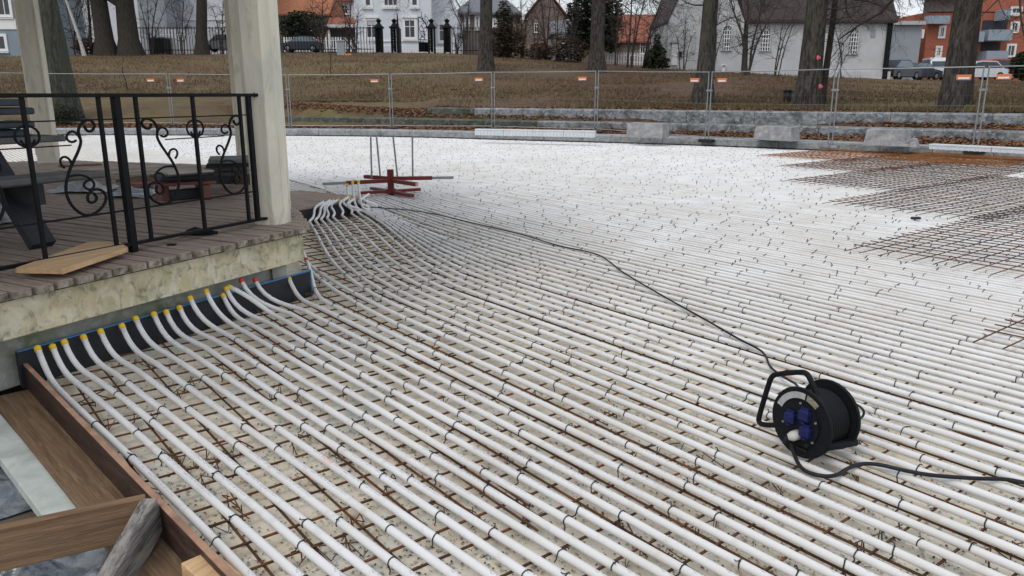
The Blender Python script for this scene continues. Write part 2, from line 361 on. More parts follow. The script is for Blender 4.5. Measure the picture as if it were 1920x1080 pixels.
def profile(a):
    u = 960 + 1487 * a
    yk = line_Y_at_angle(KERB, a) or 20
    p2 = line_Y_at_angle(W2, a); p3 = line_Y_at_angle(W3, a)
    pts = [(yk + .12, .20), (yk + .56, .27)]
    if p2: pts += [(p2 - .02, .36), (p2 + .2, .5), (p2 + .58, .592)]
    else: pts += [(yk + 2.3, .40), (yk + 2.6, .5)]
    if p3: pts += [(p3 - .02, .70), (p3 + .2, .86), (p3 + .85, .975)]
    else: pts += [(yk + 4.0, .72), (yk + 4.6, .86)]
    vc = lerp_list([(x, y) for x, y, z in CREST], u); Yc = lerp_list([(x, z) for x, y, z in CREST], u)
    zc = atY(u, vc, Yc).z; Y0, z0 = pts[-1]
    n = 14
    for i in range(1, n + 1):
        t = i / n; pts.append((Y0 + (Yc - Y0) * t, z0 + (zc - z0) * (t * .9 + .1 * t * t * (3 - 2 * t))))
    pts += [(Yc + 3, zc + .02), (Yc + 30, zc + .1), (Yc + 90, zc + .4)]
    return pts
NA = 90; A0, A1 = -1.05, 1.05
ANG = [A0 + (A1 - A0) * i / NA for i in range(NA + 1)]
PROF = [profile(a) for a in ANG]
def terrain_z(x, y):
    a = x / max(y, .1); k = min(max((a - A0) / (A1 - A0) * NA, 0), NA - 1e-4); i = int(k); t = k - i
    return lerp_list(PROF[i], y) * (1 - t) + lerp_list(PROF[i + 1], y) * t
def hit(u, v, y0=20., y1=140.):          # where a sight line meets the terrain
    d = ray(u, v); Y = y0
    while Y < y1:
        p = EYE + d * (Y / d.y)
        if p.z <= terrain_z(p.x, p.y): return p
        Y += .1
    Yc = lerp_list([(x, z) for x, y, z in CREST], u) - .5; p = EYE + d * (Yc / d.y); p.z = terrain_z(p.x, Yc); return p
mb = MB(); rows = len(PROF[0]); m = max(len(p) for p in PROF)
# resample each profile at common fractions so that the sheet is one grid
NR = 130
grid = []
for a, p in zip(ANG, PROF):
    ya, yb = p[0][0], p[-1][0]; col = []
    for j in range(NR):
        t = j / (NR - 1); Y = ya + (yb - ya) * (t * .12 / .45 if t < .45 else .12 + .88 * ((t - .45) / .55) ** 1.5)
        z = lerp_list(p, Y)
        if Y > ya + 7: z += .09 * mnoise.noise(Vector((a * Y * .35, Y * .35, 3.1))) + .03 * mnoise.noise(Vector((a * Y * 1.4, Y * 1.4, 9.)))
        col.append((a * Y, Y, z))
    grid.append(col)
vs = [v for col in grid for v in col]; fs = []
for i in range(NA):
    for j in range(NR - 1): fs.append((i * NR + j, (i + 1) * NR + j, (i + 1) * NR + j + 1, i * NR + j + 1))
slope = structure('park_slope', mb.add(vs, fs), 'grass', True)
at_ = slope.data.color_attributes.new('litter', 'FLOAT_COLOR', 'POINT')
for i_, (x, y, z) in enumerate(vs):          # where the fallen leaves lie thick
    a = x / y; f_ = lerp_list([(-.9, .1), (-.45, .0), (-.2, .05), (-.04, .22), (.08, .6), (.16, .95), (.34, .95), (.42, .45), (.5, .25), (.9, .2)], a) + .55 * mnoise.noise(Vector((x * .16, y * .16, 2.2))) + .2 * mnoise.noise(Vector((x * .6, y * .6, 8.)))
    f_ = max(0, min(1, f_)); at_.data[i_].color = (f_, f_, f_, 1)
gt = MATS['grass'].node_tree; gb = gt.nodes['Principled BSDF']; src = gb.inputs['Base Color'].links[0].from_socket
va = gt.nodes.new('ShaderNodeVertexColor'); va.layer_name = 'litter'; lm = gt.nodes.new('ShaderNodeMixRGB'); lc = gt.nodes.new('ShaderNodeTexNoise'); lc.inputs['Scale'].default_value = 5.; lc.inputs['Detail'].default_value = 8
lr = gt.nodes.new('ShaderNodeValToRGB'); lr.color_ramp.elements[0].position = .35; lr.color_ramp.elements[1].position = .68; lr.color_ramp.elements[0].color = (.035, .020, .015, 1); lr.color_ramp.elements[1].color = (.145, .075, .045, 1)
gp_ = gt.nodes.new('ShaderNodeNewGeometry'); gt.links.new(gp_.outputs['Position'], lc.inputs['Vector']); gt.links.new(lc.outputs['Fac'], lr.inputs['Fac'])
gt.links.new(va.outputs['Color'], lm.inputs['Fac']); gt.links.new(src, lm.inputs['Color1']); gt.links.new(lr.outputs['Color'], lm.inputs['Color2']); gt.links.new(lm.outputs['Color'], gb.inputs['Base Color'])
structure('ground', MB().box((0, 200, -.22), (900, 900, .2)), 'ground_dirt')
# street behind the park, along the crest
mb = MB(); st = []
for u in range(-300, 1000, 100):
    vc = lerp_list([(x, y) for x, y, z in CREST], u); Yc = lerp_list([(x, z) for x, y, z in CREST], u); p = atY(u, vc, Yc)
    st.append((p, atY(u, vc, Yc) * ((Yc + 8) / Yc)))
vs = []
for p, q in st: vs += [(p.x, p.y + 1.5, p.z + .06), (p.x * (p.y + 9) / p.y, p.y + 9, p.z + .10)]
structure('street', mb.add(vs, [(2 * i, 2 * i + 2, 2 * i + 3, 2 * i + 1) for i in range(len(st) - 1)]), 'street')

# rink slab: polygon from the timber formwork to the far kerb
_fa, _fb = plane(38, 672, .13), plane(425, 1068, .13); _fd = (_fb - _fa)
SLAB = [tuple((_fa - _fd * .12)[:2]), tuple((_fa + _fd * 2.6)[:2]), (24, -2.6), (30, 4)]
kr = [(x, y + .02) for x, y in KERB]
slab_poly = SLAB + kr[::-1] + [(-46, 10), (-9, 4.2)]
def poly_fill(poly, z):
    import mathutils.geometry as mg
    tri = mg.tessellate_polygon([[Vector((x, y, 0)) for x, y in poly]])
    mb = MB(); fs = []
    for t in tri:
        p = [poly[i] for i in t]; ar = (p[1][0] - p[0][0]) * (p[2][1] - p[0][1]) - (p[2][0] - p[0][0]) * (p[1][1] - p[0][1])
        fs.append(tuple(t) if ar > 0 else tuple(t)[::-1])
    return mb.add([(x, y, z) for x, y in poly], fs)
structure('rink_slab', poly_fill(slab_poly, 0.0), 'slab')

# ------------------------------------------------------------------ kerb and bench walls of granite, block by block
def along(line, step, start=0.0, end=None):
    """cut a plan line into stretches of about step length: list of (p, q)"""
    seg = [0.0]
    for a, b in zip(line, line[1:]): seg.append(seg[-1] + math.hypot(b[0] - a[0], b[1] - a[1]))
    T = seg[-1] if end is None else end; res = []; d = start
    def at(d):
        for i in range(len(seg) - 1):
            if d <= seg[i + 1]:
                t = (d - seg[i]) / max(seg[i + 1] - seg[i], 1e-6); a, b = line[i], line[i + 1]; return Vector((a[0] + (b[0] - a[0]) * t, a[1] + (b[1] - a[1]) * t, 0))
        return Vector((line[-1][0], line[-1][1], 0))
    while d < T - .3:
        e = min(d + step * R.uniform(.85, 1.15), T); res.append((at(d), at(e))); d = e
    return res
def block_row(name, part_name, label, cat, line, step, z0, z1, depth, m, inset=0., jag=.012, mfun=None):
    st = along(line, step); c = (st[0][0] + st[-1][1]) / 2
    T = Thing(name, label, cat, (c.x, c.y, z0))
    for p, q in st:
        d = (q - p).normalized(); n = Vector((-d.y, d.x, 0))
        if n.y < 0: n = -n
        a = p + d * .006 + n * inset; b = q - d * .006 + n * inset
        mb = MB(); k = 5; vs = []
        for i in range(k + 1):
            t = i / k; o = a.lerp(b, t)
            for (dn, dz) in ((R.uniform(-jag, jag), z0), (R.uniform(-jag, jag), z0 + (z1 - z0) * .5), (R.uniform(-jag, jag) * .4, z1 - .045), (.07, z1 + R.uniform(-.004, .004)), (depth, z1 + R.uniform(-.004, .004)), (depth, z0)):
                pp = o + n * dn; vs.append((pp.x, pp.y, dz))
        fs = []
        for i in range(k):
            for j in range(5): fs.append((i * 6 + j, (i + 1) * 6 + j, (i + 1) * 6 + j + 1, i * 6 + j + 1))
        fs += [(5, 4, 3, 2, 1, 0)[::-1][::-1], tuple(k * 6 + j for j in range(6))]
        T.part(part_name, mb.add(vs, fs), mfun((a + b) / 2) if mfun else m)
    return T
block_row('granite_kerb', 'kerb_stone', 'long pale grey granite kerb edging the far side of the rink floor', 'kerb', KERB, 1.25, .06, Z_KERB, .50, 'kerb_granite', .03)
mb = MB()
for (a, b) in zip(KERB, KERB[1:]):
    p = Vector((a[0], a[1] - .0, 0)); q = Vector((b[0], b[1], 0)); mb.add([(p.x, p.y, .001), (q.x, q.y, .001), (q.x, q.y, .105), (p.x, p.y, .105), (p.x, p.y + .05, .105), (q.x, q.y + .05, .105)], [(0, 1, 2, 3), (3, 2, 5, 4)])
structure('rink_edge_strip', mb, 'near_black')  # near-black strip for the dark band along the kerb foot
block_row('bench_wall', 'wall_stone', 'low granite bench wall just behind the fence, dark and mossy to the left', 'wall', W2, 1.9, .25, Z_W2, .55, 'wall_granite', 0., .02, lambda c: 'mossy_granite' if c.x < .6 else 'wall_granite')
block_row('bench_wall', 'wall_stone', 'upper granite bench wall with its square left end in the brown grass', 'wall', W3, 2.1, .55, Z_W3, .8, 'wall_granite', 0., .02, lambda c: 'mossy_granite' if c.x < -2.0 else 'wall_granite')

# fallen leaves and rough grass
def scatter(name, m, n, fn, size, label, cat, flat=.5, tri=False):
    mb = MB()
    vs, fs = [], []
    for _ in range(n):
        p = fn()
        if p is None: continue
        s = size * R.uniform(.5, 1.3); th = R.uniform(0, 2 * PI); tl = R.uniform(-flat, flat); t2 = R.uniform(-flat, flat)
        M = Matrix.Rotation(th, 3, 'Z') @ Matrix.Rotation(tl, 3, 'X') @ Matrix.Rotation(t2, 3, 'Y')
        k = len(vs)
        if tri:
            for q in ((-.14 * s, 0, -.02), (.14 * s, 0, -.02), (R.uniform(-.4, .4) * s, R.uniform(-.3, .3) * s, s)):
                vs.append(tuple(Vector(p) + Matrix.Rotation(th, 3, 'Z') @ Vector(q)))
            fs.append((k, k + 1, k + 2))
        else:
            for q in ((-s * .5, 0, 0), (0, -s * .32, s * .12), (s * .5, 0, 0), (0, s * .32, s * .12)): vs.append(tuple(Vector(p) + M @ Vector(q)))
            fs.append((k, k + 1, k + 2, k + 3))
    return tag(mb.add(vs, fs).build(name, m), label, cat, kind='stuff')
def strip_point(line, d0, d1):
    tot = []
    for a, b in zip(line, line[1:]): tot.append(math.hypot(b[0] - a[0], b[1] - a[1]))
    cum = [0]
    for x in tot: cum.append(cum[-1] + x)
    def f():
        d = R.uniform(0, cum[-1]); i = max(k for k in range(len(tot)) if cum[k] <= d); t = (d - cum[i]) / max(tot[i], 1e-6)
        a, b = line[i], line[i + 1]; dd = Vector((b[0] - a[0], b[1] - a[1])).normalized(); n = Vector((-dd.y, dd.x))
        if n.y < 0: n = -n
        # leaves gather against the foot of the next wall
        o = d0 + (d1 - d0) * R.random() ** .75
        x = a[0] + (b[0] - a[0]) * t + n.x * o; y = a[1] + (b[1] - a[1]) * t + n.y * o
        if abs(x / max(y, .1)) > .95: return None
        return (x, y, terrain_z(x, y) + R.uniform(.005, .05))
    return f
KR_VIS = [p for p in KERB if -22 < p[0] < 16]
scatter('fallen_leaves', 'leaf_brown', 15000, strip_point(KR_VIS, .56, 2.1), .11, 'brown fallen leaves lying on the strip behind the kerb', 'leaves')
scatter('fallen_leaves', 'leaf_brown', 12000, strip_point([p for p in W2 if p[0] < 16], .56, 1.85), .12, 'brown fallen leaves heaped between the two bench walls', 'leaves')
def slope_pt(amin, amax, tmax, dens=None):
    def f():
        a = R.uniform(amin, amax); k = int((a - A0) / (A1 - A0) * NA); p = PROF[k]; Y0 = p[7][0] if len(p) > 7 else 30
        Y0 = max(y for y, z in p[:8]); Yc = p[-4][0]
        Y = Y0 + (Yc - Y0) * R.random() ** 1.6 * tmax; x = a * Y
        if dens and mnoise.noise(Vector((x * .18, Y * .18, 1.7))) < dens + R.uniform(-.25, .25): return None
        return (x, Y, terrain_z(x, Y) + R.uniform(.0, .04))
    return f
scatter('fallen_leaves', 'leaf_red', 26000, slope_pt(-.02, .70, 1.0, -.12), .12, 'dark red-brown fallen leaves covering the slope below the church', 'leaves')
scatter('fallen_leaves', 'leaf_red', 16000, slope_pt(-.70, .0, 1.0, .02), .12, 'scattered brown leaves on the yellowed grass slope', 'leaves')
scatter('rough_grass', 'blade', 46000, slope_pt(-.75, .75, 1.0, -.35), .15, 'short yellow-brown winter grass on the slope', 'grass', tri=True)

# ------------------------------------------------------------------ pavilion outline (plan)
E1 = Vector((math.sin(math.radians(27.1)), math.cos(math.radians(27.1)), 0))      # along the deck front
MI = Vector((-E1.y, E1.x, 0))                                                     # into the deck
ZD = .55
V1 = Vector((-1.54, 5.62, 0)); V0 = V1 - E1 * 4.6
P_NEAR = Vector((-1.80, 5.80, 0)); P_MID = Vector((-3.58, 10.52, 0)); P_LEFT = Vector((-6.62, 11.10, 0))
E2 = (P_MID - P_NEAR).normalized(); N2 = Vector((E2.y, -E2.x, 0))
V2 = V1 + E2 * 5.25; V3 = Vector((-6.75, 11.55, 0)); V4 = Vector((-11.2, 8.6, 0)); V5 = V0 + MI * 3.5 - E1 * 1.5
DECK = [V0, V1, V2, V3, V4, V5]
ZS = .22
A_ = plane(551, 391, ZS); B_ = plane(684, 369, ZS); D_ = plane(546, 356, ZS); A_.z = B_.z = D_.z = 0.0
AB = (B_ - A_).normalized(); NAB = Vector((AB.y, -AB.x, 0))
def seg_hit(p, d, a, b):            # distance along p + d*t to segment ab, or None
    e = b - a; den = d.x * e.y - d.y * e.x
    if abs(den) < 1e-9: return None
    w_ = a - p; t = (w_.x * e.y - w_.y * e.x) / den; s_ = (w_.x * d.y - w_.y * d.x) / den
    return t if 0 <= s_ <= 1 else None

# ------------------------------------------------------------------ lower reinforcement mesh
PA = math.radians(38)
D3 = Vector((-math.sin(PA), math.cos(PA), 0)); N3 = Vector((math.cos(PA), math.sin(PA), 0))
def in_view(p, margin=1.0): return p.y > .3 and abs(p.x) < .72 * p.y + margin
def clip_run(p0, d, lo, hi, test, step=.1):
    """longest run of p0 + d*t inside test"""
    best = None; cur = None; t = lo
    while t <= hi:
        ok = test(p0 + d * t)
        if ok and cur is None: cur = t
        if (not ok or t + step > hi) and cur is not None:
            if best is None or t - cur > best[1] - best[0]: best = (cur, t)
            cur = None
        t += step
    return best
FORM_A = plane(38, 672, .13); FORM_B = plane(425, 1068, .13); FORM_A.z = FORM_B.z = 0.0
FD = (FORM_B - FORM_A).normalized(); FN = Vector((-FD.y, FD.x, 0))
if FN.x < 0: FN = -FN                               # from the formwork towards the rink
def inside_rink(p):
    if (p - FORM_A).dot(FN) < .03: return False
    ky = polyline_at(KERB, p.x)
    if p.y > ky - .05: return False
    # not under the pavilion
    s_ = (p - V1).dot(MI)
    if s_ > -.02 and (p - V1).dot(N2) < .02 and p.y > 3: return False
    return True
RT = Thing('reinforcement_mesh', 'rusty welded bar mesh lying under the white pipes across the rink floor', 'rebar mesh', (2, 6, 0))
RR = random.Random(11)
def bar(T, p, q, r, m, name='bar', sag=0.0, n=5):
    L_ = (q - p).length; k = max(2, int(L_ / 1.5)); path = []
    for i in range(k + 1):
        o = p.lerp(q, i / k); path.append((o.x + RR.uniform(-.004, .004), o.y + RR.uniform(-.004, .004), o.z + RR.uniform(-.004, .004) + sag * math.sin(PI * i / k)))
    return T.part(name, MB().tube(path, r, n), m)
k = 0; t = -2.6
while t < 17:
    r = clip_run(D3 * t, N3, -1, 26, lambda p: inside_rink(p) and in_view(p, .6) and p.y < 17, .08)
    if r and r[1] - r[0] > .2:
        a = D3 * t + N3 * r[0]; b = D3 * t + N3 * r[1]; tw = RR.uniform(-.02, .02)
        a.z = b.z = .045; bar(RT, a - D3 * tw, b + D3 * tw, .0052, 'rust')
    t += .165
s = .35
while s < 15:
    r = clip_run(N3 * s, D3, -6, 30, lambda p: inside_rink(p) and in_view(p, .6) and p.y < 14, .08)
    if r and r[1] - r[0] > .3:
        a = N3 * s + D3 * r[0]; b = N3 * s + D3 * r[1]; tw = RR.uniform(-.02, .02)
        a.z = b.z = .035; bar(RT, a - N3 * tw, b + N3 * tw, .0052, 'rust')
    s += .178
# an extra lapped bar here and there lying loose on the mesh
for (u0, v0, u1, v1) in ((480, 620, 640, 590), (690, 700, 860, 660), (1240, 900, 1330, 870), (840, 880, 1010, 995), (1180, 745, 1320, 800), (1700, 770, 1900, 850), (1660, 760, 1880, 838), (820, 830, 990, 950)):
    a = plane(u0, v0, .055); b = plane(u1, v1, .055)
    bar(RT, a, b, .005, 'rust', 'loose_bar')

# wire spacers under the mesh: bent zigzag supports
SP = []
for k in range(3):
    mb = MB(); pts = []
    for i in range(5 + k): pts.append((-.09 + i * .05, (.02 if i % 2 else -.02), .045 if i % 2 else .004))
    mb.tube(pts, .0028, 4); mb.tube([(-.08, 0, .004), (-.08, 0, .06)], .0022, 4); mb.tube([(.03, .01, .004), (.035, .01, .055)], .0022, 4); mb.tube([(-.1, .01, .05), (.12, -.015, .055)], .003, 4)
    SP.append(mb)
sp_meshes = []
for k in range(3):
    o = SP[k].build('bar_spacer', 'rust' if k != 1 else 'rust_dark'); sp_meshes.append(o)
spots = [(170, 765), (240, 800), (215, 690), (395, 880), (390, 900), (280, 930), (440, 960), (330, 870), (375, 870), (420, 1000), (615, 1050), (660, 1010), (430, 700), (345, 740), (300, 700), (520, 740), (480, 640), (560, 760), (650, 640), (700, 560), (600, 560), (760, 700), (810, 640), (860, 760), (905, 820), (960, 860), (1000, 750), (1060, 690), (1130, 800), (1200, 1060), (1180, 1020), (1220, 860), (1330, 1000), (1450, 920), (1450, 945), (1600, 900), (1610, 850), (1640, 1030), (1880, 1050), (1330, 880), (730, 920), (850, 970), (640, 870), (560, 840), (990, 980), (1090, 900), (1380, 770), (1650, 800)]
for i, (u, v) in enumerate(spots):
    p = plane(u, v, .0); b = sp_meshes[i % 3]; o = b if i < 3 else inst(b, None)
    o.location = (p.x, p.y, .003); o.rotation_euler = (0, 0, R.uniform(0, PI)); o.scale = (R.uniform(.6, 1.1),) * 3
    tag(o, 'small bent rusty wire spacer standing under the bar mesh', 'spacer', 'rusty wire spacers under the mesh')

# ------------------------------------------------------------------ white pipes
TIE_MESH = []
for k in range(4):
    mb = MB(); r = .0178; path = []
    n = 11
    for i in range(n):
        th = math.radians(-105 + 210 * i / (n - 1)); path.append((R.uniform(-.001, .001), math.sin(th) * r, math.cos(th) * r))
    mb.tube(path, .0023, 4)
    a = Vector(path[-1 if k % 2 else 0])
    mb.tube([a, a + Vector((.004, 0, -.012)), a + Vector((.012, (.01 if k % 2 else -.01), -.02))], .0026, 4)
    if k > 0:      # twisted tail on top
        s_ = -1 if k == 2 else 1
        mb.tube([(0, -.003, r), (.003, -.008 * s_, r + .006), (.008, -.012 * s_, r + .009), (.014, -.008 * s_, r + .007)], .0022, 4)
    ob = mb.build('tie_wire', 'tie'); TIE_MESH.append(ob.data); bpy.data.objects.remove(ob)
PR = .0152; ZP = .0655
BOT = [467, 557, 627, 700, 772, 850, 923, 990, 1055, 1118, 1180, 1242, 1303, 1366, 1430, 1494, 1560, 1626, 1692]
FAN = [43.6, 43.9, 43.8, 43.5, 43.2, 42.8, 42.4, 42.0, 41.6, 41.2, 40.8, 40.4, 40.1, 39.8, 39.5, 39.2, 38.9, 38.5, 38.2]
CAPS = [(70, 652), (98, 649), (120, 640), (156, 631), (188, 620), (228, 610), (254, 596), (288, 588), (311, 584), (336, 576), (356, 558), (386, 545), (418, 553), (424, 540), (429, 538), (452, 525), (478, 524), (541, 521), (574, 486)]
REDCAP = {15, 16, 18}
ORD = ['first', 'second', 'third', 'fourth', 'fifth', 'sixth', 'seventh', 'eighth', 'ninth', 'tenth', 'eleventh', 'twelfth', 'thirteenth', 'fourteenth', 'fifteenth', 'sixteenth', 'seventeenth', 'eighteenth', 'nineteenth', 'twentieth', 'twenty-first', 'twenty-second', 'twenty-third', 'twenty-fourth', 'twenty-fifth', 'twenty-sixth']
WALL0 = plane(30, 660, .2); WALL0.z = 0
WN = Vector((E1.y, -E1.x, 0))                                                     # wall face towards the rink
TALL = {8: (651, 346), 9: (661, 341), 11: (672, 339), 12: (681, 371), 13: (688, 372)}
S_A = V1.dot(N3) + .02; S_B = (B_ + AB * .06).dot(N3)
n_hook = 0
def bez(p0, p1, p2, p3, n):
    r = []
    for i in range(1, n + 1):
        t = i / n; u = 1 - t; r.append(p0 * u ** 3 + p1 * 3 * u * u * t + p2 * 3 * u * t * t + p3 * t ** 3)
    return r
PR_R = random.Random(21)
def drift(s0, t):          # pipes outside the hooks swing out to pass the low step
    if s0 < 4.0: return 0.0
    x = max(0, min(2, (t - 4.3) / 4.7)); return 1.12 * math.exp(-(s0 - 4.05) / 2.0) * (x * x / 2 if x < 1 else 1 - (2 - x) ** 2 / 2)
s_last = None; pipe_no = 0
i = 0; n_near_ties = 0
while True:
    if i < 19:
        p0 = plane(BOT[i], 1080, ZP); cu, cv = CAPS[i]; c = vplane(cu, cv, WALL0 + WN * .055, WN) if i < 18 else vplane(cu, cv, V1 + N2 * .05, N2)
        ang = math.radians(FAN[i]); s_last = p0.dot(N3)
    else:
        s_last += (.0915 if s_last > 5 else .106) + PR_R.uniform(-.007, .007); p0 = N3 * s_last + D3 * 0; ang = PA
    d = Vector((-math.sin(ang), math.cos(ang), 0)); p0 = Vector((p0.x, p0.y, ZP))
    if s_last > 19.2: break
    # near end: just outside the view or where the pipe leaves the rink behind the viewer
    tn = 0.0
    q = p0.copy()
    if i < 19:
        lo = -1.6
    else:
        lo = None
        r = clip_run(p0, d, -24, 34, lambda p: p.y > .2 and abs(p.x) < .70 * p.y + .9 and p.y < polyline_at(KERB, p.x) - .12, .1)
        if r is None: i += 1; continue
        lo, hi = r
    tail = []; cap = None; hook = None
    if i < 19:
        cu, cv = CAPS[i]; c = vplane(cu, cv, WALL0 + WN * .055, WN) if i < 18 else vplane(cu, cv, V1 + N2 * .05, N2)
        tw = (WALL0 + WN * .055 - p0).dot(WN) / d.dot(WN); cap = c
        tj = tw - .46; J = p0 + d * tj; J.z = ZP
        up = Vector((d.x * .35 + MI.x * .1, d.y * .35 + MI.y * .1, .55)).normalized()
        tail = bez(J, J + d * .24, c - up * .20, c, 8); hi = tj
        if i == 18: tail = bez(J, J + d * .3, c + Vector((.10, -.14, -.14)), c, 8)
        if i in (14,): tail = bez(J, J + d * .3, c + Vector((.16, -.10, -.02)), c, 8)
    elif s_last < 2.50:
        c = V1 + E2 * (.9 + 3.2 * (s_last - 2.24)) + N2 * .07; c.z = .16; tj = 3.9; J = p0 + d * tj; tail = bez(J, J + d * .8, c - E2 * .9, c, 10); hi = tj
        for q_ in tail[:-2]: q_.z = ZP
    elif s_last < 4.05:
        f_ = lerp_list([(2.5, .0), (2.99, .38), (3.15, .6), (3.4, .82), (4.05, 1.02)], s_last); hook = n_hook; n_hook += 1
        tgt = A_ + AB * ((B_ - A_).length * f_) + NAB * .20; tgt.z = ZP
        if hook in TALL: eu, ev = TALL[hook]
        else: eu = 586 + 104 * min(1, f_ * .8 + .2) + PR_R.uniform(-5, 5); ev = 391 - (eu - 551) * .165 - 2 + PR_R.uniform(-4, 4)
        c = vplane(eu, ev, A_ + NAB * (.05 + .02 * (hook % 4)), NAB); cap = c
        tj = 4.3; J = p0 + d * tj; th_ = math.radians(20 + 6 * f_); e_ = Vector((-math.sin(th_), math.cos(th_), 0)); sp_ = (tgt - J).length
        body = bez(J, J + d * sp_ * .36, tgt - e_ * sp_ * .40, tgt, 12)
        if hook in TALL: ctl = [tgt, tgt + e_ * .10, Vector((c.x, c.y, 0)) + NAB * .03, c - Vector((0, 0, .12)), c]; zs = [ZP, ZP + .005, .11, c.z - .1, c.z]
        else:
            rr_ = max(.10, min(.28, (c - tgt).dot(AB) * .5)); ctl = [tgt, tgt + e_ * .10, tgt + AB * rr_ * .45 + e_ * .12, c - AB * .16, c]; zs = [ZP, ZP, ZP + .04, c.z - .05, c.z]
        hi = tj; J.z = ZP; P_ = [Vector((q.x, q.y, z_)) for q, z_ in zip(ctl, zs)]
        for _ in range(3):
            q_ = [P_[0]]
            for a_, b_ in zip(P_, P_[1:]): q_ += [a_.lerp(b_, .25), a_.lerp(b_, .75)]
            P_ = q_ + [P_[-1]]
        tail = body + [q for k_, q in enumerate(P_) if k_ == 0 or (q - P_[k_ - 1]).length > 1e-4][1:]
    else:
        pass
    L_ = hi - lo
    near = s_last < 6.5
    stp = .32 if near else .8
    k = max(3, int(L_ / stp)); path = []
    amp = (.011 + .009 * ((i * 37) % 10) / 9) if i > 18 else .018
    for j in range(k + 1):
        t = lo + L_ * j / k; p = p0 + d * t
        if i >= 19 and not tail: p = p + N3 * drift(s_last, t)
        if 0 < j < k or not tail: p = p + N3 * amp * mnoise.noise(Vector((t * .55, i * 3.7, 0))) + N3 * .004 * mnoise.noise(Vector((t * 1.7, i * 2.3, 3))) + Vector((0, 0, .003 * mnoise.noise(Vector((t * 1.3, i * 1.7, 5)))))
        p.z += .0015 * (i % 3); path.append(p)
    path += tail
    o = path[0].copy()
    nm = 'cooling_pipe'
    pob = MB().tube(path, PR, 10 if near else 6, uv=True).build(nm, 'pipe_white', None, True, origin=o)
    pob['category'] = 'pipe'
    if i < 19:
        capname = 'red' if i in REDCAP else 'yellow'
        if i == 18: lb = 'white pipe bending up beside the deck corner, its end capped red'
        elif i == 17: lb = 'white pipe with yellow cap, the last one along the black board at the deck corner'
        else: lb = 'white plastic pipe with %s end cap, %s from the timber formwork' % (capname, ORD[i])
        tag(pob, lb, None, 'capped pipes ending at the black board')
    elif hook is not None: tag(pob, '%s white pipe hooking up at the low step, counted from the deck' % ORD[min(hook, len(ORD) - 1)], None, 'pipes hooking up at the low step')
    else: tag(pob, 'white plastic cooling pipe running straight across the open rink floor', None, 'straight cooling pipes of the rink floor')
    if cap is not None and (i < 19 or hook in (2, 4, 6, 8, 9, 11)):
        dd = (path[-1] - path[-2]).normalized()
        cb = MB().tube([path[-1] - dd * .022, path[-1] + dd * .004, path[-1] + dd * .010], [PR + .0028, PR + .0028, PR - .003], 10)
        cb.v = [(x - o.x, y - o.y, z - o.z) for x, y, z in cb.v]
        co = cb.build('end_cap', 'cap_red' if i in REDCAP else 'cap_yellow', pob, True)
    # tie wires, walked along the run of the pipe
    far = MB(); cum = [0.0]
    for a_, b_ in zip(path, path[1:]): cum.append(cum[-1] + (b_ - a_).length)
    end_ = cum[-1] - (.55 if tail else .05); t = PR_R.uniform(.05, .5); seg = 0
    while t < end_:
        while cum[seg + 1] < t: seg += 1
        a_, b_ = path[seg], path[seg + 1]; p = a_.lerp(b_, (t - cum[seg]) / max(1e-6, cum[seg + 1] - cum[seg])); dl = (b_ - a_).normalized(); zr = math.atan2(dl.y, dl.x); nl = Vector((dl.y, -dl.x, 0))
        if in_view(p, .2):
            if p.y < 6.2 and n_near_ties < 900:
                tb = bpy.data.objects.new('tie_wire', PR_R.choice(TIE_MESH)); C.objects.link(tb); tb.parent = pob
                tb.location = p - o; tb.rotation_euler = (PR_R.uniform(-.5, .5), 0, zr + (PI if PR_R.random() < .5 else 0) + PR_R.uniform(-.3, .3)); n_near_ties += 1
            elif p.y < 26:
                rr = PR + .003; a = dl * .0045; q = []
                for th in (-1.0, -.35, .35, 1.0): q.append(nl * math.sin(th) * rr + Vector((0, 0, math.cos(th) * rr)))
                vs = []
                for w_ in q: vs += [p + w_ - a - o, p + w_ + a - o]
                far.add(vs, [(0, 1, 3, 2), (2, 3, 5, 4), (4, 5, 7, 6)])
                sgn = PR_R.choice((-1, 1)); b0 = p + Vector((0, 0, rr)) - o; b1 = b0 + nl * PR_R.uniform(-.012, .012) + dl * sgn * PR_R.uniform(.004, .018) + Vector((0, 0, PR_R.uniform(.006, .016)))
                wd = nl * .005; far.add([b0 - wd, b0 + wd, b1 + wd, b1 - wd, b0 - dl * .005, b0 + dl * .005, b1 + dl * .005, b1 - dl * .005], [(0, 1, 2, 3), (4, 5, 6, 7)])
        t += (PR_R.choice((.33, .495, .495, .66, .83)) if p.y < 9 else PR_R.choice((.495, .66, .825, .99, 1.3))) + PR_R.uniform(-.04, .04)
    if far.v:
        fo = far.build('far_tie_wires', 'tie', pob); fo['kind'] = 'stuff'
    i += 1

s_ = 1.0
while s_ < 5.14:
    p0 = N3 * s_; p0.z = ZP; d = D3
    r = clip_run(p0, d, 4, 34, lambda p: p.y > 10.6 + (-3.5 - p.x) * .2 and p.x > -.72 * p.y - .5 and p.y < polyline_at(KERB, p.x) - .12 and (p - V2).dot(N2) < 2.4 and s_ < 4.06 + drift(4.137, p.dot(D3)), .1)
    if r and r[1] - r[0] > .6:
        a = p0 + d * r[0]; b = p0 + d * r[1]; pob = MB().tube([a.lerp(b, k / 14) + N3 * .008 * mnoise.noise(Vector((k * .6, s_ * 30, 0))) for k in range(15)], PR, 6, uv=True).build('cooling_pipe', 'pipe_white', None, True, origin=a)
        tag(pob, 'white cooling pipe on the rink floor behind the pavilion, seen through the railing', 'pipe', 'cooling pipes behind the pavilion')
    s_ += .0915

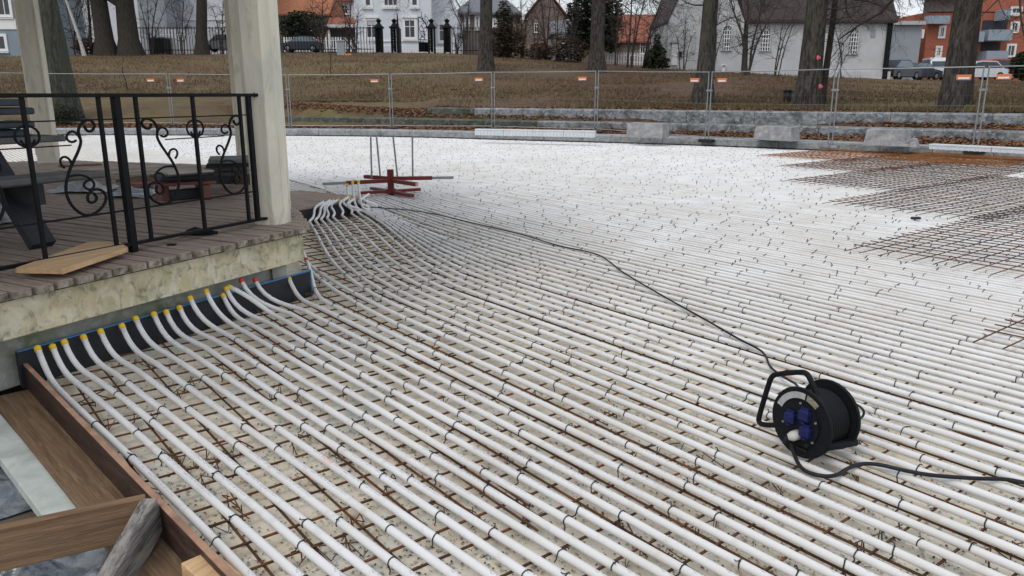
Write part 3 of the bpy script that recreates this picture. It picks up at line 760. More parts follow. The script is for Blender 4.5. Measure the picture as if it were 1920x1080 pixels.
def slab_pt():
    for _ in range(20):
        u = R.uniform(-20, 1940); v = 440 + 640 * R.random() ** .8; p = plane(u, v, 0)
        if inside_rink(p) and mnoise.noise(Vector((p.x * 1.1, p.y * 1.1, 4.))) > R.uniform(-.5, .35): return (p.x, p.y, .003 + R.uniform(0, .003))
    return None
scatter('slab_grit', 'rust_dark', 5200, slab_pt, .012, 'dark grit and cut wire ends strewn on the slab under the pipes', 'grit', .4)
scatter('slab_grit', 'pale_board', 2600, slab_pt, .016, 'pale sawdust flakes strewn on the slab under the pipes', 'sawdust', .3)

# ------------------------------------------------------------------ upper bar mats lying on the pipes to the right
def mat_sheet(corner, ang, nl, nw, label, sl=.155, ov=.28, z=.118, m='rust_dark', seed=1):
    """bars along `ang` (long, nl of them) and crossing bars (nw); corner = left tip"""
    rr = random.Random(seed); T = Thing('bar_mat', label, 'rebar mat', (corner.x, corner.y, z), group='upper bar mats')
    a = math.radians(ang); dl = Vector((math.sin(a), math.cos(a), 0)); dw = Vector((dl.y, -dl.x, 0))
    Ll = (nw - 1) * sl + 2 * ov; 
    for i in range(nl):
        p = corner + dw * (i * sl); p = Vector((p.x, p.y, z)); q = p + dl * Ll
        path = [p + dl * (Ll * k / 6) + Vector((0, 0, rr.uniform(-.004, .004))) for k in range(7)]; path[0] += dw * rr.uniform(-.02, .02)
        T.part('long_bar', MB().tube(path, .0046, 5), m)
    for j in range(nw):
        p = corner + dl * (ov + j * sl) - dw * .06; p = Vector((p.x, p.y, z + .0095)); q = p + dw * ((nl - 1) * sl + .12)
        path = [p.lerp(q, k / 6) + Vector((0, 0, rr.uniform(-.004, .004))) for k in range(7)]
        T.part('cross_bar', MB().tube(path, .0046, 5), m)
    return T
ma_ = 51.5
mat_sheet(plane(1583, 469, .12), ma_, 13, 32, 'nearest large dark bar mat, its comb of bar ends towards the middle', seed=3)
mat_sheet(plane(1540, 381, .135), ma_, 13, 34, 'second bar mat, just beyond the nearest one on the right', seed=4, z=.135)
mat_sheet(plane(1466, 340, .12), ma_, 13, 46, 'third bar mat with its tip near the middle of the right side', seed=5, z=.12)
mat_sheet(plane(1455, 312, .135), ma_, 12, 50, 'fourth bar mat, rust-orange towards the kerb', seed=6, z=.135, m='rust')
mat_sheet(plane(1418, 292, .12), ma_, 14, 56, 'farthest orange rusty bar mat along the kerb', seed=7, z=.12, m='rust_bright')
mat_sheet(plane(1829, 642, .12), ma_, 12, 20, 'small corner of a bar mat at the right edge, in front', seed=8, z=.12, m='rust')
mat_sheet(plane(1640, 300, .15), ma_ - 4, 16, 44, 'orange rusty bar mat heaped on the others near the kerb', seed=9, z=.15, m='rust_bright')

# ------------------------------------------------------------------ pavilion: deck planks, concrete base, pillars, roof
PV = Thing('pavilion', 'raised timber-decked pavilion with white posts and stained concrete base', 'pavilion', (-4.5, 7.5, 0))
def deck_clip(p):            # run of the deck polygon along MI through p
    hits = []
    for a, b in zip(DECK, DECK[1:] + DECK[:1]):
        t = seg_hit(p, MI, a, b)
        if t is not None: hits.append(t)
    return (min(hits), max(hits)) if len(hits) >= 2 else None
pw = .112; s = (V0 - V1).dot(E1) + .1; rr = random.Random(5)
while s < 6.5:
    c = V1 + E1 * (s + pw / 2); r = deck_clip(c)
    if r and r[1] - r[0] > .05:
        a = c + MI * (r[0] - .035 + rr.uniform(-.012, .012)); b = c + MI * r[1]
        z = ZD - .021 + rr.uniform(-.003, .003)
        a.z = b.z = z; mb = MB().beam(a, b, pw - .021, .042, bev=.003)
        PV.part('deck_plank', mb, 'deck_wood')
        if s < .05:      # weathered end grain, a thin sawn face
            e = MB().beam(a - MI * .003, a, pw - .026, .036); PV.part('plank_end', e, 'plank_end')
    s += pw
# dark sheet painting the shaded void under the planks, fascia, lower wall, foam board with blue edge
fill = poly_fill([tuple((v - V1 * 0)[:2]) for v in DECK], ZD - .055); PV.part('deck_void_sheet', fill, 'table_dark')
def wall_run(name, p, q, off, z0, z1, th, m, nrm):
    a = p + nrm * off; b = q + nrm * off; mb = MB(); a.z = b.z = (z0 + z1) / 2
    return PV.part(name, mb.beam(a - nrm * th / 2, b - nrm * th / 2, th, z1 - z0, bev=.004), m)
wall_run('fascia', V0, V1, -.015, .295, .504, .14, 'fascia', WN)
wall_run('fascia', V1 - E2 * .0, V2, -.015, .297, .503, .08, 'fascia', N2)
wall_run('base_wall', V0, V1 - E1 * .12, -.14, .0, .30, .1, 'base_wall', WN)
wall_run('base_wall', V1 - E1 * .12, V2, -.06, .0, .30, .1, 'base_wall', N2)
FB = Thing('foam_board', 'black insulation board with a blue top edge along the pavilion base', 'insulation board', tuple(plane(300, 600, 0)))
b0 = plane(30, 660, .2); b1 = plane(579, 508, .2); b0.z = b1.z = .1
FB.part('board', MB().beam(b0, b1, .02, .19), 'foam_board')
b0.z = b1.z = .201; FB.part('blue_edge', MB().beam(b0, b1, .022, .006), 'foam_blue')
c1 = b1 + E1 * .012; FB.part('blue_edge', MB().box((c1.x, c1.y, .103), (.016, .016, .205)), 'foam_blue')
FB2 = Thing('foam_board', 'black insulation board below the far deck step, behind the hooked pipes', 'insulation board', tuple(A_))
a = A_ + NAB * .012; b = B_ + NAB * .012; a.z = b.z = .095; FB2.part('board', MB().beam(a, b, .02, .19), 'foam_board')
# the deck step beyond the corner
for k in range(7):
    p = A_.lerp(D_, (k + .5) / 7); q = B_.lerp(D_, (k + .5) / 7 * .9) + (B_ - A_) * .03
    p.z = q.z = ZS - .022; PV.part('step_plank', MB().beam(p - AB * .3, q, (D_ - A_).length / 7 * .8, .04, bev=.003), 'deck_wood')
PV.part('step_base', poly_fill([tuple(A_[:2]), tuple(B_[:2]), tuple(D_[:2])], ZS - .06), 'table_dark')
# pillars
def pillar(c, wd, rot, m, label, h=3.2, taper=0.):
    mb = MB(); ch = wd * .22; vs = []; zs = [ZD, ZD + .02, ZD + h]
    for z in zs:
        f = 1 + taper * (z - ZD); a = wd / 2 * f; q = ch * f
        for x, y in ((-a + q, -a), (a - q, -a), (a, -a + q), (a, a - q), (a - q, a), (-a + q, a), (-a, a - q), (-a, -a + q)):
            vs.append((c.x + x * math.cos(rot) - y * math.sin(rot), c.y + x * math.sin(rot) + y * math.cos(rot), z))
    fs = []
    for k in range(2):
        for i in range(8): fs.append((k * 8 + i, k * 8 + (i + 1) % 8, k * 8 + 8 + (i + 1) % 8, k * 8 + 8 + i))
    o = PV.part('post', mb.add(vs, fs), m, label=label)
    # raised edge boards on the faces give the shadow lines
    fm = MB()
    for k in range(4):
        th = rot + k * PI / 2; nx, ny = math.sin(th), -math.cos(th); tx, ty = math.cos(th), math.sin(th)
        for sgn in (-1, 1):
            q = wd * .5 - ch - .012; px, py = c.x + nx * (wd / 2 + .002) + tx * q * sgn, c.y + ny * (wd / 2 + .002) + ty * q * sgn
            fm.box((px, py, ZD + .05 + h / 2), (.02, .010, h - .1), Matrix.Rotation(th, 3, 'Z'))
    PV.part('edge_strip', fm, m, parent=o)
    return o
pillar(Vector((-1.82, 5.80, 0)), .235, math.radians(-9), 'pillar_paint', 'near pale painted post with chamfered edges', taper=.05)
pillar(Vector((P_MID.x, P_MID.y, 0)), .24, math.radians(12), 'pillar_paint', 'far post half hidden behind the near one')
pillar(Vector((P_LEFT.x, P_LEFT.y, 0)), .27, math.radians(-52), 'pillar_paint', 'far left post')
V0p = V0 + MI * .25 + E1 * .2; pillar(Vector((V0p.x, V0p.y, 0)), .235, math.radians(-20), 'pillar_paint', None)
rc = Vector((-6.0, 6.6, 0)); roof = []
for v in DECK: roof.append(tuple((v + (v - rc).normalized() * .5)[:2]))
mb = MB(); n = len(roof)
mb.add([(x, y, ZD + 3.15) for x, y in roof] + [(rc.x, rc.y, ZD + 5.2)] + [(x, y, ZD + 3.0) for x, y in roof], [(i, (i + 1) % n, n) for i in range(n)] + [(n + 1 + i, n + 1 + (i + 1) % n, (i + 1) % n, i) for i in range(n)] + [tuple(range(n + 1, 2 * n + 1))[::-1]])
PV.part('roof', mb, 'roof_slate')

# ------------------------------------------------------------------ iron railing with scrolls
RP0 = Vector((-2.35, 4.68, 0)); RN = Vector((E1.y, -E1.x, 0))
def rail_sz(u, v):
    p = vplane(u, v, RP0, RN); return ((p - RP0).dot(E1), p.z)
def rp(s_, z): p = RP0 + E1 * s_; return Vector((p.x, p.y, z))
RL = Thing('iron_railing', 'black wrought-iron railing with scrolls along the deck edge', 'railing', tuple(RP0 + Vector((0, 0, ZD))))
ZT = 1.492; ZB = rail_sz(310, 445)[1]
SA, SB = -2.9, 1.15
RL.part('top_rail', MB().beam(rp(SA, ZT), rp(SB, ZT), .045, .022, bev=.003), 'iron')
RL.part('end_block', MB().box(rp(SB, ZT), (.05, .05, .034)), 'iron')
RL.part('bottom_rail', MB().beam(rp(SA, ZB), rp(SB + .06, ZB), .034, .018), 'iron')
zl = rail_sz(300, 385)[1]; RL.part('lower_bar', MB().beam(rp(SA, zl), rp(SB - .1, zl), .01, .010), 'iron')
zu = rail_sz(300, 220.5)[1]; RL.part('upper_bar', MB().beam(rp(SA, zu), rp(SB - .1, zu), .008, .008), 'iron')
for s_ in (0.005, -2.29): RL.part('post', MB().beam(rp(s_, ZD), rp(s_, ZT - .011), .040, .040, up=E1), 'iron')
RL.part('post', MB().beam(rp(1.05, ZB), rp(1.05, ZT - .011), .03, .03, up=E1), 'iron')
CEN = (.565, -.545)
for s_ in (-.105, -.545, .14, .565, .965, -.98, -1.15, -2.0, -1.6): RL.part('baluster', MB().beam(rp(s_, ZB), rp(s_, ZT - .011), .020, .020, up=E1), 'iron')
ARM = [(158, 236), (161, 244), (168, 247), (175, 243), (178, 235), (174, 228), (166, 225), (156, 228), (149, 236), (146, 247), (150, 258), (152, 267), (147, 283), (138, 302), (130, 320), (125, 337), (123, 354), (126, 371), (137, 389), (152, 401), (167, 404), (183, 398), (196, 384), (200, 369), (193, 357), (180, 354), (167, 360), (163, 373), (170, 381), (179, 378), (182, 370), (176, 362)]
CURL1 = [(151, 262), (146, 252), (138, 246), (129, 248), (124, 256), (127, 264), (136, 267), (143, 263)]
CURL2 = [(135, 310), (131, 298), (120, 293), (112, 299), (114, 309), (121, 315)]
CURL3 = [(128, 332), (142, 328), (158, 329), (172, 336), (178, 347), (172, 356), (162, 354), (156, 347), (161, 340), (168, 338)]
def smooth3(pts):
    for _ in range(1):
        q = [pts[0]]
        for a, b in zip(pts, pts[1:]): q += [a.lerp(b, .25), a.lerp(b, .75)]
        pts = q + [pts[-1]]
    return pts
for cen in CEN:
    for sgn in (1, -1):
        for nm_, crv, rad in (('scroll', ARM, .0088), ('curl', CURL1, .0072), ('curl', CURL2, .0072), ('curl', CURL3, .0072)):
            pts = []
            for u, v in crv:
                s_, z = rail_sz(u, v); pts.append(rp(cen + sgn * (s_ - CEN[1]), z))
            RL.part(nm_, MB().tube(smooth3(pts), rad, 5), 'iron', True)
        zc_ = rail_sz(300, 250)[1]
        a = rp(cen, rail_sz(300, 222)[1]); pts = [rp(cen + sgn * (.012 + .055 * math.sin(th)), zc_ + .02 + .07 * math.cos(th) * .75) for th in [x * PI / 8 for x in range(0, 12)]]
        RL.part('curl', MB().tube(pts, .0070, 5), 'iron', True)
    RL.part('cross_tie', MB().beam(rp(cen - .24, zc_ - .04), rp(cen + .24, zc_ - .04), .007, .007), 'iron')

# things on the deck
def deckpt(u, v, z=ZD): return plane(u, v, z)
TB = Thing('picnic_table', 'dark slatted picnic table with bench at the left, behind the railing', 'table', (-3.6, 4.3, ZD))
be = plane(187, 326, .98); ax = E1
b1 = be; b0 = be - ax * 1.7
for k, (o, wd) in enumerate(((0, .13), (.145, .13))):
    TB.part('bench_plank', MB().beam(b0 + MI * o, b1 + MI * o, wd, .045, bev=.012), 'bench_grey')
tt = be + MI * .40 + ax * .02
for k in range(5):
    a = tt + MI * (k * .145); a.z = ZD + .655; TB.part('table_plank', MB().beam(a - ax * 1.8, a, .135, .04, bev=.008), 'bench_grey' if k == 0 else 'table_dark')
for dd in (.45, 1.45):
    o = be - ax * dd
    for s0, s1 in ((0.0, .50), (1.35, .86)):
        a = o + MI * s0; a.z = ZD + .02; b = o + MI * s1; b.z = ZD + .64
        TB.part('leg', MB().beam(a, b, .15, .06, up=Vector((-MI.x, -MI.y, .5))), 'table_dark')
    a = o - MI * .05; b = o + MI * 1.42; a.z = b.z = ZD + .345; TB.part('cross_beam', MB().beam(a, b, .06, .13), 'table_dark')
    a = o + MI * .40; b = o + MI * .98; a.z = b.z = ZD + .585; TB.part('cross_beam', MB().beam(a, b, .06, .09), 'table_dark')
SB2 = Thing('bench_stack', 'dark slatted bench boards stacked on the picnic table at the left edge', 'stack of boards', tuple(tt - ax * 1.0 + Vector((0, 0, .1))))
for k, (dz, o_, e_) in enumerate(((.70, .04, .20), (.755, .00, .18), (.84, .03, .15), (.895, .0, .22))):
    a = tt + MI * (o_ + .10) - ax * e_; a.z = ZD + dz; SB2.part('board', MB().beam(a - ax * 1.3, a, .26, .045, bev=.008), 'slate_blue')
for e_ in (.5, 1.3):
    a = tt + MI * .10 - ax * e_; a.z = ZD + .80; SB2.part('batten', MB().box(a, (.05, .05, .05)), 'table_dark')
far_b0 = b0 + MI * 1.35; far_b1 = b1 + MI * 1.35
TB.part('bench_plank', MB().beam(far_b0, far_b1, .2, .045, bev=.012), 'bench_grey')

def stack(name, label, cat, items):
    T = None
    for (u0, v0, u1, v1, z, wd, th, m, nm) in items:
        a = plane(u0, v0, z); b = plane(u1, v1, z)
        if T is None: T = Thing(name, label, cat, (a.x, a.y, ZD))
        T.part(nm, MB().beam(a, b, wd, th, bev=.006), m)
    return T
stack('plank_stack', 'stack of dark grey boards near the far post on the deck', 'stack of boards', [
    (392, 300, 470, 298, ZD + .36, .5, .035, 'bench_grey', 'board'), (390, 307, 472, 305, ZD + .30, .55, .035, 'table_dark', 'board'), (394, 313, 468, 312, ZD + .24, .5, .035, 'bench_grey', 'board'),
    (392, 322, 470, 321, ZD + .17, .5, .04, 'bench_grey', 'board'), (398, 334, 404, 333, ZD + .06, .4, .12, 'table_dark', 'bearer'), (448, 334, 456, 333, ZD + .06, .4, .12, 'form_wood', 'bearer')])
stack('low_trestle', 'low dark trestle with a pale board top in the middle of the deck', 'trestle', [
    (300, 324, 385, 318, ZD + .28, .34, .02, 'pale_board', 'top_board'), (292, 333, 390, 327, ZD + .22, .40, .03, 'table_dark', 'board'), (300, 343, 400, 338, ZD + .16, .36, .03, 'red_board', 'board'),
    (297, 360, 312, 359, ZD + .07, .26, .14, 'red_board', 'leg'), (374, 358, 388, 357, ZD + .07, .26, .14, 'red_board', 'leg'), (318, 366, 372, 361, ZD + .05, .10, .09, 'table_dark', 'stretcher')])
stack('board_pile', 'loose pale and reddish boards piled at the back of the deck', 'pile of boards', [
    (120, 322, 300, 313, ZD + .10, .16, .03, 'pale_board', 'board'), (180, 326, 310, 318, ZD + .14, .12, .025, 'pale_board', 'board'), (110, 312, 190, 308, ZD + .1, .12, .02, 'red_board', 'board'), (230, 338, 292, 330, ZD + .05, .2, .05, 'form_wood', 'board'), (246, 346, 290, 343, ZD + .04, .2, .03, 'red_board', 'board'), (215, 333, 285, 325, ZD + .08, .12, .04, 'pale_board', 'board')])
# crumpled wrap on the deck
def crumple(name, label, cat, c, sx, sy, hgt, m, seed, n=14, rot=0., kind=None, base=None):
    mb = MB(); vs = []; fs = []
    for i in range(n + 1):
        for j in range(n + 1):
            x = (i / n - .5) * sx; y = (j / n - .5) * sy; e = 1 - max(abs(i / n - .5), abs(j / n - .5)) * 1.6
            z = max(.004, hgt * max(0, e) * (.6 + mnoise.noise(Vector((x * 6 + seed, y * 6, seed))) * .9 + .4 * mnoise.noise(Vector((x * 17, y * 17 + seed, 2.)))))
            vs.append((x * math.cos(rot) - y * math.sin(rot), x * math.sin(rot) + y * math.cos(rot), z))
    for i in range(n):
        for j in range(n): a = i * (n + 1) + j; fs.append((a, a + n + 1, a + n + 2, a + 1))
    o = mb.add(vs, fs).build(name, m, None, True); o.location = c; tag(o, label, cat); return o
p = plane(165, 362, ZD); crumple('crumpled_wrap', 'crumpled pale plastic wrap on the deck beside the bench end', 'plastic wrap', (p.x - .1, p.y + .1, ZD + .004), .55, .4, .16, 'wrap', 3.)
p = plane(235, 372, ZD); crumple('crumpled_wrap', 'crumpled grey plastic wrap behind the main railing post', 'plastic wrap', (p.x, p.y + .15, ZD + .004), .4, .4, .13, 'wrap', 5.)
p = plane(4, 420, ZD); crumple('crumpled_wrap', 'bluish white crumpled wrap under the picnic table at the left edge', 'plastic wrap', (p.x - .15, p.y + .1, ZD + .004), .5, .45, .2, 'wrap', 9.)
# pale new boards on the deck edge
NB = Thing('new_board_pair', 'two pale fresh-cut boards lying on the deck edge', 'boards', tuple(plane(130, 490, ZD)))
for k, (dz, sh) in enumerate(((.015, 0), (.046, .008))):
    z = ZD + dz; pts = [plane(28, 507, z), plane(115, 509, z), plane(237, 468, z), plane(222, 458, z), plane(168, 457, z)]
    poly = [(p.x + sh, p.y) for p in pts]; NB.part('board', MB().prism(poly, z - .0145, z + .0145), 'new_wood')
# glove / tool by the post
GT = Thing('hand_tool', 'black folding tool with a pale wooden tip lying near the post', 'tool', tuple(plane(365, 440, ZD)))
a = plane(327, 446, ZD + .015); b = plane(352, 437, ZD + .02); c = plane(408, 436, ZD + .02)
GT.part('wooden_tip', MB().tube([a, b], [.006, .017], 7), 'pale_board', True)
GT.part('tool_body', MB().tube([b - (c - b) * .05, b.lerp(c, .25) + Vector((0, 0, .012)), b.lerp(c, .55) + Vector((0, 0, .004)), c], [.018, .032, .024, .010], 8), 'black_cloth', True)
GT.part('lever', MB().tube([b.lerp(c, .2), b.lerp(c, .7) + MI * .05, c + MI * .03], [.012, .015, .008], 6), 'black_cloth', True)
p = plane(322, 459, ZD + .006); o = MB().box((0, 0, 0), (.05, .035, .012), bev=.003).build('wood_chip', 'black_cloth'); o.location = p; tag(o, 'small black scrap on the deck below the tool', 'scrap')

# ------------------------------------------------------------------ timber formwork and plastic at the lower left
FW = Thing('formwork_board', 'dark film-faced plywood formwork edge with raw top, left of the pipes', 'formwork', tuple(FORM_A))
def fpt(t, z): p = FORM_A.lerp(FORM_B, t); return Vector((p.x, p.y, z))
FW.part('plywood', MB().beam(fpt(-.01, .02), fpt(1.3, .02), .021, .21), 'ply_face')
FW.part('raw_edge', MB().beam(fpt(-.01, .1275), fpt(1.3, .1275), .0215, .005), 'ply_edge')
def ground_beam(name, label, cat, px, z, wd, th, m, part='timber', up=(0, 0, 1), bev=.004):
    a = plane(*px[0], z) if len(px[0]) == 2 else plane(*px[0]); b = plane(*px[1], z) if len(px[1]) == 2 else plane(*px[1])
    T = Thing(name, label, cat, (a.x, a.y, 0)); T.part(part, MB().beam(a, b, wd, th, up, bev), m); return T
ground_beam('ground_plank', 'wide wet brown plank lying along the foot of the formwork', 'plank', ((20, 745), (345, 1120)), -.03, .17, .045, 'form_wood')
crumple_later = 1
ground_beam('foam_strip', 'pale greenish white foam strip beside the brown plank', 'foam strip', ((-60, 745), (130, 985)), -.05, .12, .05, 'styrofoam')
bp = Thing('cross_beam', 'brown timber board on edge running left from the formwork', 'timber', tuple(plane(130, 1000, 0)))
a = plane(-160, 1021, .17); b = plane(272, 929, .17); a.z = b.z = .095; bp.part('timber', MB().beam(a, b, .034, .15, bev=.003), 'beam_wood')
stk = Thing('brace_board', 'grey weathered brace board slanting from the formwork to the ground', 'timber', tuple(plane(220, 1040, 0)))
a = plane(283, 929, .165); b = plane(176, 1120, .06); up_ = Vector((0, 0, 1)); stk.part('timber', MB().beam(a + Vector((0, 0, -.065)), b + Vector((0, 0, -.065)), .052, .14, bev=.005), 'weathered')
ground_beam('wood_block', 'fresh cut wood block against the formwork at the bottom edge', 'block', ((372, 1068), (430, 1120)), .05, .10, .10, 'new_wood')
ground_beam('formwork_corner', 'short weathered board end meeting the formwork corner by the deck', 'timber', ((-60, 690), (32, 668)), .15, .05, .12, 'weathered')
crumple('plastic_sheet', 'dark bluish construction film lying wrinkled above the cross beam', 'plastic film', (-2.42, 2.98, -.116), 1.3, 1.0, .055, 'plastic_film', 4., 70, .75)
crumple('plastic_sheet', 'dark glossy construction film wrinkled below the cross beam', 'plastic film', (-1.78, 2.18, -.116), 1.25, .75, .13, 'plastic_film', 7., 80, .2)

# ------------------------------------------------------------------ cable reel, cables
AXR = Vector((.86, .50, 0)).normalized(); BR = Vector((-AXR.y, AXR.x, 0)); UPR = Vector((0, 0, 1))
fc = plane(1497, 852, .09); RRAD = .139
FC = Vector((fc.x, fc.y, .09 + RRAD)); BC = FC + AXR * .165
RE = Thing('cable_reel', 'black plastic cable reel with blue sockets standing on the pipes', 'cable reel', (FC.x, FC.y, .09))
def ring(c, r, tr, n=32, m=6):
    return MB().tube([c + (BR * math.cos(t) + UPR * math.sin(t)) * r for t in [2 * PI * k / n for k in range(n)]], tr, m, closed=True)
f = MB().disc(FC, AXR, RRAD, .012, 40); fo = RE.part('front_flange', f, 'rubber'); RE.part('rim', ring(FC, RRAD, .0075), 'rubber', True, parent=fo)
f = MB().disc(BC, AXR, RRAD * 1.0, .012, 40); bo = RE.part('back_flange', f, 'rubber'); RE.part('rim', ring(BC, RRAD, .0075), 'rubber', True, parent=bo)
RE.part('drum', MB().disc((FC + BC) / 2, AXR, .075, .16, 28), 'rubber_grey')
# wound cable
mb = MB(); pts = []
for k in range(0, 26 * 9):
    t = 2 * PI * k / 26; pts.append((FC + AXR * (.018 + .128 * (k / (26 * 9)))) + (BR * math.cos(t) + UPR * math.sin(t)) * .108)
RE.part('wound_cable', mb.tube(pts, .0075, 5), 'rubber', True)
hub = FC - AXR * .012
RE.part('hub_plate', MB().disc(FC - AXR * .01, AXR, .092, .012, 36), 'rubber')
def facept(dx, dz, out=.02): return FC - AXR * out + (-BR) * dx + UPR * dz       # dx to the viewer's right
for (dx, dz) in ((-.035, .012), (.030, .045), (.042, -.020)):
    M = Matrix((-BR, AXR, UPR)).transposed(); lid = MB().box(facept(dx, dz, .026), (.047, .022, .047), M, .007); so = RE.part('socket_lid', lid, 'blue_plastic')
    RE.part('lid_hinge', MB().box(facept(dx, dz + .029, .024), (.036, .012, .008), M), 'blue_plastic', parent=so)
RE.part('plug', MB().tube([facept(.004, -.045, .02), facept(.0, -.048, .05), facept(-.010, -.052, .062)], [.021, .020, .012], 12), 'plug_grey', True)
# sticker arcs
def arc_sticker(t0, t1, m):
    mb = MB(); n = 12; vs = []; fs = []
    for k in range(n + 1):
        t = t0 + (t1 - t0) * k / n
        for r in (.101, .127): vs.append(FC - AXR * .0085 + (-BR) * math.cos(t) * r + UPR * math.sin(t) * r)
    for k in range(n): fs.append((2 * k, 2 * k + 1, 2 * k + 3, 2 * k + 2))
    return RE.part('sticker', mb.add(vs, fs), m)
arc_sticker(math.radians(160), math.radians(84), 'label_white'); arc_sticker(math.radians(80), math.radians(52), 'label_yellow')
for (dx, dz) in ((-.075, -.02), (.078, .03), (.0, .086), (-.05, -.08), (.072, -.055)): RE.part('screw', MB().disc(facept(dx, dz, .017), AXR, .005, .006, 8), 'galv')
M_ = Matrix((-BR, AXR, UPR)).transposed()
for (dx, dz) in ((-.035, .012), (.030, .045), (.042, -.020)): RE.part('lid_lip', MB().box(facept(dx, dz - .026, .036), (.022, .006, .006), M_), 'blue_plastic')
RE.part('vent_rib', MB().box(facept(.02, -.105, .011), (.05, .006, .006), M_), 'rubber_grey')
RE.part('crank_knob', MB().disc(facept(.05, -.075, .016), AXR, .008, .02, 10), 'rubber_grey')
# carrying frame
MC = (FC + BC) / 2 - AXR * .02
hp = [vplane(u, v, MC, AXR) for u, v in ((1470, 797), (1430, 797), (1422, 790), (1424, 778), (1443, 714), (1448, 705), (1458, 701), (1503, 697), (1512, 700), (1518, 708), (1527, 728), (1535, 750))]
RE.part('handle_frame', MB().tube(smooth3(hp), .0115, 9), 'rubber', True)
a = BC + AXR * -.05 + BR * -.04; ft0 = plane(1540, 840, .15); ft1 = plane(1606, 828, .15)
RE.part('foot_tube', MB().tube([ft0, ft0.lerp(ft1, .1), ft0.lerp(ft1, .97), ft1], [.014, .017, .017, .012], 10), 'rubber', True)
q = ft0.lerp(ft1, .3); RE.part('frame_strut', MB().tube([q, BC + AXR * -.03 - UPR * .02], .010, 7), 'rubber', True)
def cable(name, label, pts, rad, m='cable', n=7):
    P = [Vector(p) for p in pts]
    for _ in range(2):
        q = [P[0]]
        for a, b in zip(P, P[1:]): q += [a.lerp(b, .25), a.lerp(b, .75)]
        P = q + [P[-1]]
    o = MB().tube(P, rad, n).build(name, m, None, True); return tag(o, label, 'cable')
zc = .098
c1 = [facept(-.012, -.053, .066), facept(-.016, -.085, .075)] + [plane(1478, 812, .17), plane(1489, 855, .11)] + [plane(u, v, zc) for u, v in ((1503, 880), (1525, 890), (1552, 894), (1573, 890), (1590, 877), (1615, 869), (1645, 870), (1690, 881), (1735, 890), (1790, 895), (1850, 898), (1885, 898), (1925, 906), (1990, 922))]
cable('power_cable', 'thick dark cable plugged into the reel and leaving at the right edge', c1, .0080)
c2 = [BC + UPR * .02 + AXR * -.1 + BR * .1] + [plane(u, v, z) for u, v, z in ((1500, 724, .16), (1478, 712, .12), (1455, 698, .1), (1441, 684, .1), (1437, 668, .1), (1425, 655, .1), (1385, 636, .1), (1335, 606, .1), (1262, 566, .1), (1200, 530, .1), (1165, 509, .1), (1145, 492, .1), (1125, 478, .1), (1095, 470, .1), (1050, 462, .1), (985, 441, .1), (930, 428, .1), (860, 412, .1), (815, 401, .1), (770, 394, .1), (730, 391, .1), (690, 388, .1), (670, 386, .12))]
cable('power_cable', 'long thin black cable snaking from the reel over the pipes to the deck', c2, .0064)
c3 = [plane(u, v, z) for u, v, z in ((1585, 752, .24), (1603, 757, .2), (1617, 765, .16), (1621, 775, .13), (1614, 785, .11), (1600, 787, .11), (1585, 783, .12))]
cable('cable_loop', 'small loop of grey cable sticking out behind the reel', c3, .0055, 'rubber_grey')

# ------------------------------------------------------------------ red pipe uncoiler
hb = Vector((-1.76, 11.2, 0))
UC = Thing('pipe_uncoiler', 'red steel turntable frame for uncoiling pipe standing on the rink', 'uncoiler', tuple(hb))
UC.part('post', MB().box((hb.x, hb.y, .255), (.085, .085, .37)), 'red_steel'); UC.part('post', MB().box((hb.x, hb.y, .13), (.13, .13, .06)), 'red_steel')
arms = [((605, 345), .28, 1.0), ((850, 333), .31, 1.0), ((783, 346), .28, .9), ((683, 331), .31, 1.)]
for k, ((u, v), z, _) in enumerate(arms):
    e = plane(u, v, z); h = Vector((hb.x, hb.y, z)); j = h.lerp(e, .66 if k < 2 else .95)
    UC.part('arm', MB().beam(h, j, .06, .052), 'red_steel')
    UC.part('arm_extension', MB().beam(h.lerp(e, .6 if k < 2 else .85), e, .036, .038), 'galv' if k < 2 else ('new_wood' if k == 2 else 'rubber_grey'))
for (u, v) in ((672, 362), (773, 367), (697, 353), (787, 355)):
    e = plane(u, v, .12); h = Vector((hb.x, hb.y, .125)); UC.part('foot', MB().beam(h, e, .07, .04), 'red_steel')
for (u0, v0, u1, v1) in ((695, 257, 697, 334), (706, 257, 713, 332), (737, 256, 746, 338), (773, 254, 774, 336)):
    a = atY(u1, v1, 11.3); b = atY(u0, v0, 11.3); UC.part('rod', MB().tube([a, b], .013, 7), 'galv')

# small black scrap on the far pipes
o = MB().box((0, 0, 0), (.10, .05, .03), bev=.006).build('pipe_offcut', 'near_black'); p = plane(1717, 409, .11); o.location = p; o.rotation_euler = (0, 0, .2); tag(o, 'small black offcut lying on the pipes near the bar mats', 'scrap')

# ------------------------------------------------------------------ temporary mesh fence
POSTS = [(-140, 236), (95, 238), (325, 239), (545, 241), (735, 242), (925, 245), (1117, 250), (1325, 259), (1556, 270), (1828, 279), (2180, 296)]
FH = 1.86
fp = []
for u, v in POSTS: p = plane(u, v, .3); fp.append(Vector((p.x, p.y, terrain_z(p.x, p.y) + .04)))
FLAB = ['fence panel at the far left, partly behind the picnic table', 'mesh fence panel seen between the two posts of the pavilion, behind the scroll railing', 'mesh fence panel passing behind the near pavilion post', 'mesh fence panel just right of the near pavilion post', 'mesh fence panel left of the big trunk by the gate', 'mesh fence panel in front of the upper wall end, third right of the post', 'mesh fence panel above the square granite block', 'mesh fence panel in front of the ivy trunk and black bin', 'mesh fence panel below the church corner and parked cars', 'mesh fence panel at the right edge of the picture']
TAGS = {1: [.87], 2: [.10], 3: [.86], 4: [.88], 5: [.88], 6: [.89], 7: [.10], 8: [.88], 9: [.10]}
